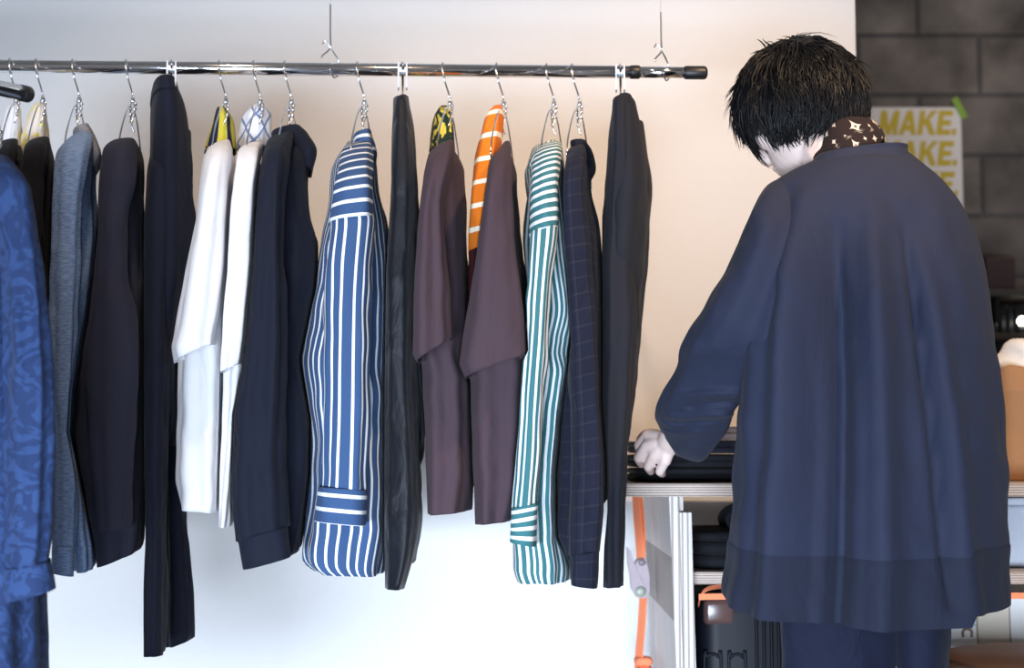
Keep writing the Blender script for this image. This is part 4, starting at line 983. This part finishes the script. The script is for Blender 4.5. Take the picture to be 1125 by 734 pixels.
jacket = jk.build('jacket', M['jacket'], person, solid=0.002)
i0 = int(m_ * 0.875); hv = []
for i in range(i0, m_ + 1):
    ring_ = jk.v[i*n_:(i+1)*n_]; cc_ = sum(ring_, Vector((0, 0, 0))) / n_
    hv += [p + Vector((p.x-cc_.x, p.y-cc_.y, 0)).normalized()*(0.0018 if i > i0 else 0.0002) - Vector((0, 0, 0.0008 if i == m_ else 0)) for p in ring_]
M['jacket_hem'] = F('charcoal_navy_hem', C(33, 37, 54), rough=0.85, wrinkle=0.2)
MB().add(hv, [(i*n_+k_, (i+1)*n_+k_, (i+1)*n_+(k_+1) % n_, i*n_+(k_+1) % n_) for i in range(m_ - i0) for k_ in range(n_)], [(u[0], u[1]) for u in jk.uv[i0*n_:]]).build('hem_band', M['jacket_hem'], jacket)
slv = [(872,192,904,228,0,.04),(850,200,900,262,-.01,.078),(833,214,897,300,-.035,.082),(819,243,888,335,-.05,.08),(797,290,878,368,-.045,.08),(770,340,868,396,-.03,.078),(750,378,850,416,0,.072),(744,403,815,446,.05,.065),(731,432,806,464,.10,.062),(722,456,793,486,.17,.06),(723,468,771,506,.235,.054),(728,477,744,502,.275,.042)]
loft(slv, PYD, n=96, m=120, fold=0.007, ks=(2, 3, 5, 7), seed=15, p=0.9, ramp0=0.2, wr=0.005,
   ridges=((.62,.72,.016,.09,.1,.5),(.82,.86,-.014,.05,.12,.55),(.3,.35,.010,.12,.15,.55),(.95,.25,.016,.07,.56,.70),(1.0,.3,-.014,.05,.60,.74),(.95,.2,.016,.07,.66,.82),(.9,.1,-.012,.05,.72,.86),(.7,.2,.012,.08,.80,.94))).build('sleeve', M['jacket'], jacket, solid=0.002)
rp = smooth_path([RS_.lerp(RE, .25), RE.lerp(RS_, .5), RE, RE.lerp(RW, .5), RE.lerp(RW, .9)], 8)
MB().tube(rp, [0.052 + 0.012*math.sin(math.pi*i/(len(rp)-1)) for i in range(len(rp))], 28, caps=False).build('sleeve', M['jacket'], jacket, solid=0.002)
loft([(898,173,998,161,0,.056),(894,180,1002,172,0,.062),(889,190,1007,186,0,.070)], PYD, n=80, m=16, fold=0.002, ks=(2, 3), seed=3, top_cap=False, p=.75).build('collar', M['jacket'], jacket, solid=0.003)
# trousers
tr = MB()
for rows, sd in (([(862,600,985,600,.03,.06),(856,645,988,645,.01,.085),(857,690,989,690,0,.105),(864,800,978,800,0,.09),(874,1060,948,1060,0,.06)], 1), ([(962,600,1046,600,.03,.06),(972,645,1047,645,.01,.085),(980,690,1045,690,0,.105),(986,800,1042,800,0,.09),(984,1060,1052,1060,0,.06)], 2)):
    L_ = loft(rows, PYD, n=48, m=60, fold=0.006, seed=300+sd, ks=(3, 5)); tr.add(L_.v, L_.f, L_.uv)
tr.build('trousers', M['pants'], person, solid=0.002)
M['shoe'] = plain('black_leather', (0.015, 0.015, 0.016, 1), 0.4)
for hp, dx in ((hipL, .01), (hipR, 0.0)):
    x = hp.x + dx; b = MB()
    b.capsule((x, PYD-.02, .05), (x, PYD+.15, .042), 0.048, 0.042); b.capsule((x, PYD-.01, .05), (x, PYD-.01, .11), 0.046, 0.044)
    for i, p in enumerate(b.v):
        if p.z < 0.002: b.v[i].z = 0.002
    b.build('shoe', M['shoe'], person)
# scarf round the neck
nd = Vector((-0.55, 0.30, 0.78)).normalized(); sc0 = W(929, 170, 2.325)
ax = nd.cross(Vector((0, 0, 1))).normalized(); ay = nd.cross(ax)
b = MB(); V = []; UV = []; Fc = []; n1, n2 = 72, 24; rnd = random.Random(9)
for i in range(n1):
    a = 2*math.pi*i/n1
    for k_ in range(n2):
        q = 2*math.pi*k_/n2
        rr = 0.016 + 0.003*math.sin(3*a+2*q) ; R_ = 0.052 + rr*math.cos(q)
        V.append(sc0 + (ax*math.cos(a) + ay*math.sin(a))*R_ + nd*(rr*2.0*math.sin(q) + 0.004*math.sin(4*a))); UV.append((a*0.068, q*0.022))
for i in range(n1):
    for k_ in range(n2): i2 = (i+1) % n1; k2 = (k_+1) % n2; Fc.append((i*n2+k_, i2*n2+k_, i2*n2+k2, i*n2+k2))
b.add(V, Fc, UV); b.build('scarf', M['neckscarf'], person)
# hair: base mass and many tapering locks combed away from the crown
rnd = random.Random(42); hb = MB()
hb.ell(hl(0, -.012, .012), (0.084, 0.096, 0.090), HR, n=56, m=36)
def zlim(y):
    if y > .05: return -.076
    if y > 0: return -.095 + .019*y/.05
    return -.095 - min(1, -y/.05)*.035
for i, p in enumerate(hb.v):
    d = HR.transposed() @ (p - HC)
    if d.y > 0.050 and d.z < 0.045: d *= 0.72
    elif d.z < zlim(d.y) + .03: d = Vector((d.x*.78, d.y*.82, d.z*.85))
    hb.v[i] = HC + HR @ (d*(1 + .05*noise.noise(d*70)))
crown = Vector((0.10, -0.35, 0.93)).normalized(); down = HR.transposed() @ Vector((0, 0, -1))
def lock(d, clump, ln, lift, base_r, stray, jit=0.0):
    fl = d - crown; fl = fl - d * fl.dot(d)
    if fl.length < .42: fl = Vector((rnd.gauss(0, 1), rnd.gauss(0, 1), 0))
    fl = fl.normalized() + clump + Vector((rnd.gauss(0, .15), rnd.gauss(0, .15), rnd.gauss(0, .1))) + down * .2
    fl = (fl - d * fl.dot(d)).normalized()
    state = rnd.getstate()
    for _ in range(6):
        rnd.setstate(state)
        pos = Vector((d.x*.079, d.y*.093 - .006, d.z*.091 + .006)); pts = []; dr = fl.copy(); low = 1; curl = Vector((rnd.gauss(0, 1), rnd.gauss(0, 1), rnd.gauss(0, 1)))*.14
        for j in range(7):
            u = j / 6; o_ = pos.normalized(); q = pos + o_ * (lift * math.sin(min(1, u*1.25) * math.pi * .62) + stray*u*u)
            pts.append(q); low = min(low, q.z - zlim(q.y) - jit)
            dr = dr + down * 0.14 + curl * u + Vector((rnd.gauss(0, .06), rnd.gauss(0, .06), rnd.gauss(0, .05)))
            on = pos.normalized(); inw = dr.dot(on)
            if pos.length < .094: dr = dr - on * min(inw, 0)
            if inw > 0.15: dr = dr - on * (inw - .15)
            dr.normalize(); pos = pos + dr * ln / 6
        if low > 0: break
        ln *= .72
    if low < -.012: return False
    hb.tube([HC + HR @ q for q in pts], [base_r*(1.0 - .25*abs(j/6-.3)) * max(.06, (1-j/6)**.65) for j in range(7)], 4, flat=.6, caps=False)
    return True
cnt = 0
while cnt < 700:
    d = Vector((rnd.gauss(0, 1), rnd.gauss(0, 1), rnd.gauss(0, 1))).normalized()
    if d.z < (-0.88 if d.y < -.05 else -.50) or (d.y > 0.62 and d.z < 0.30) or (d.y > 0.30 and d.z < -.28): continue
    cnt += 1
    clump = Vector((rnd.gauss(0, .38), rnd.gauss(0, .38), rnd.gauss(0, .25))); ln0 = rnd.uniform(.05, .095); lf0 = rnd.uniform(.003, .017); st0 = rnd.uniform(-.004, .004) + (.012 if rnd.random() < .06 else 0)
    jit0 = rnd.uniform(-.022, .012)
    for k_ in range(7):
        dd = (d + Vector((rnd.gauss(0, .05), rnd.gauss(0, .05), rnd.gauss(0, .05)))).normalized()
        lock(dd, clump, ln0*rnd.uniform(.8, 1.1), lf0 + rnd.uniform(-.002, .003), rnd.uniform(.0012, .0034), st0, jit0)
hb.build('hair', M['hair'], person)
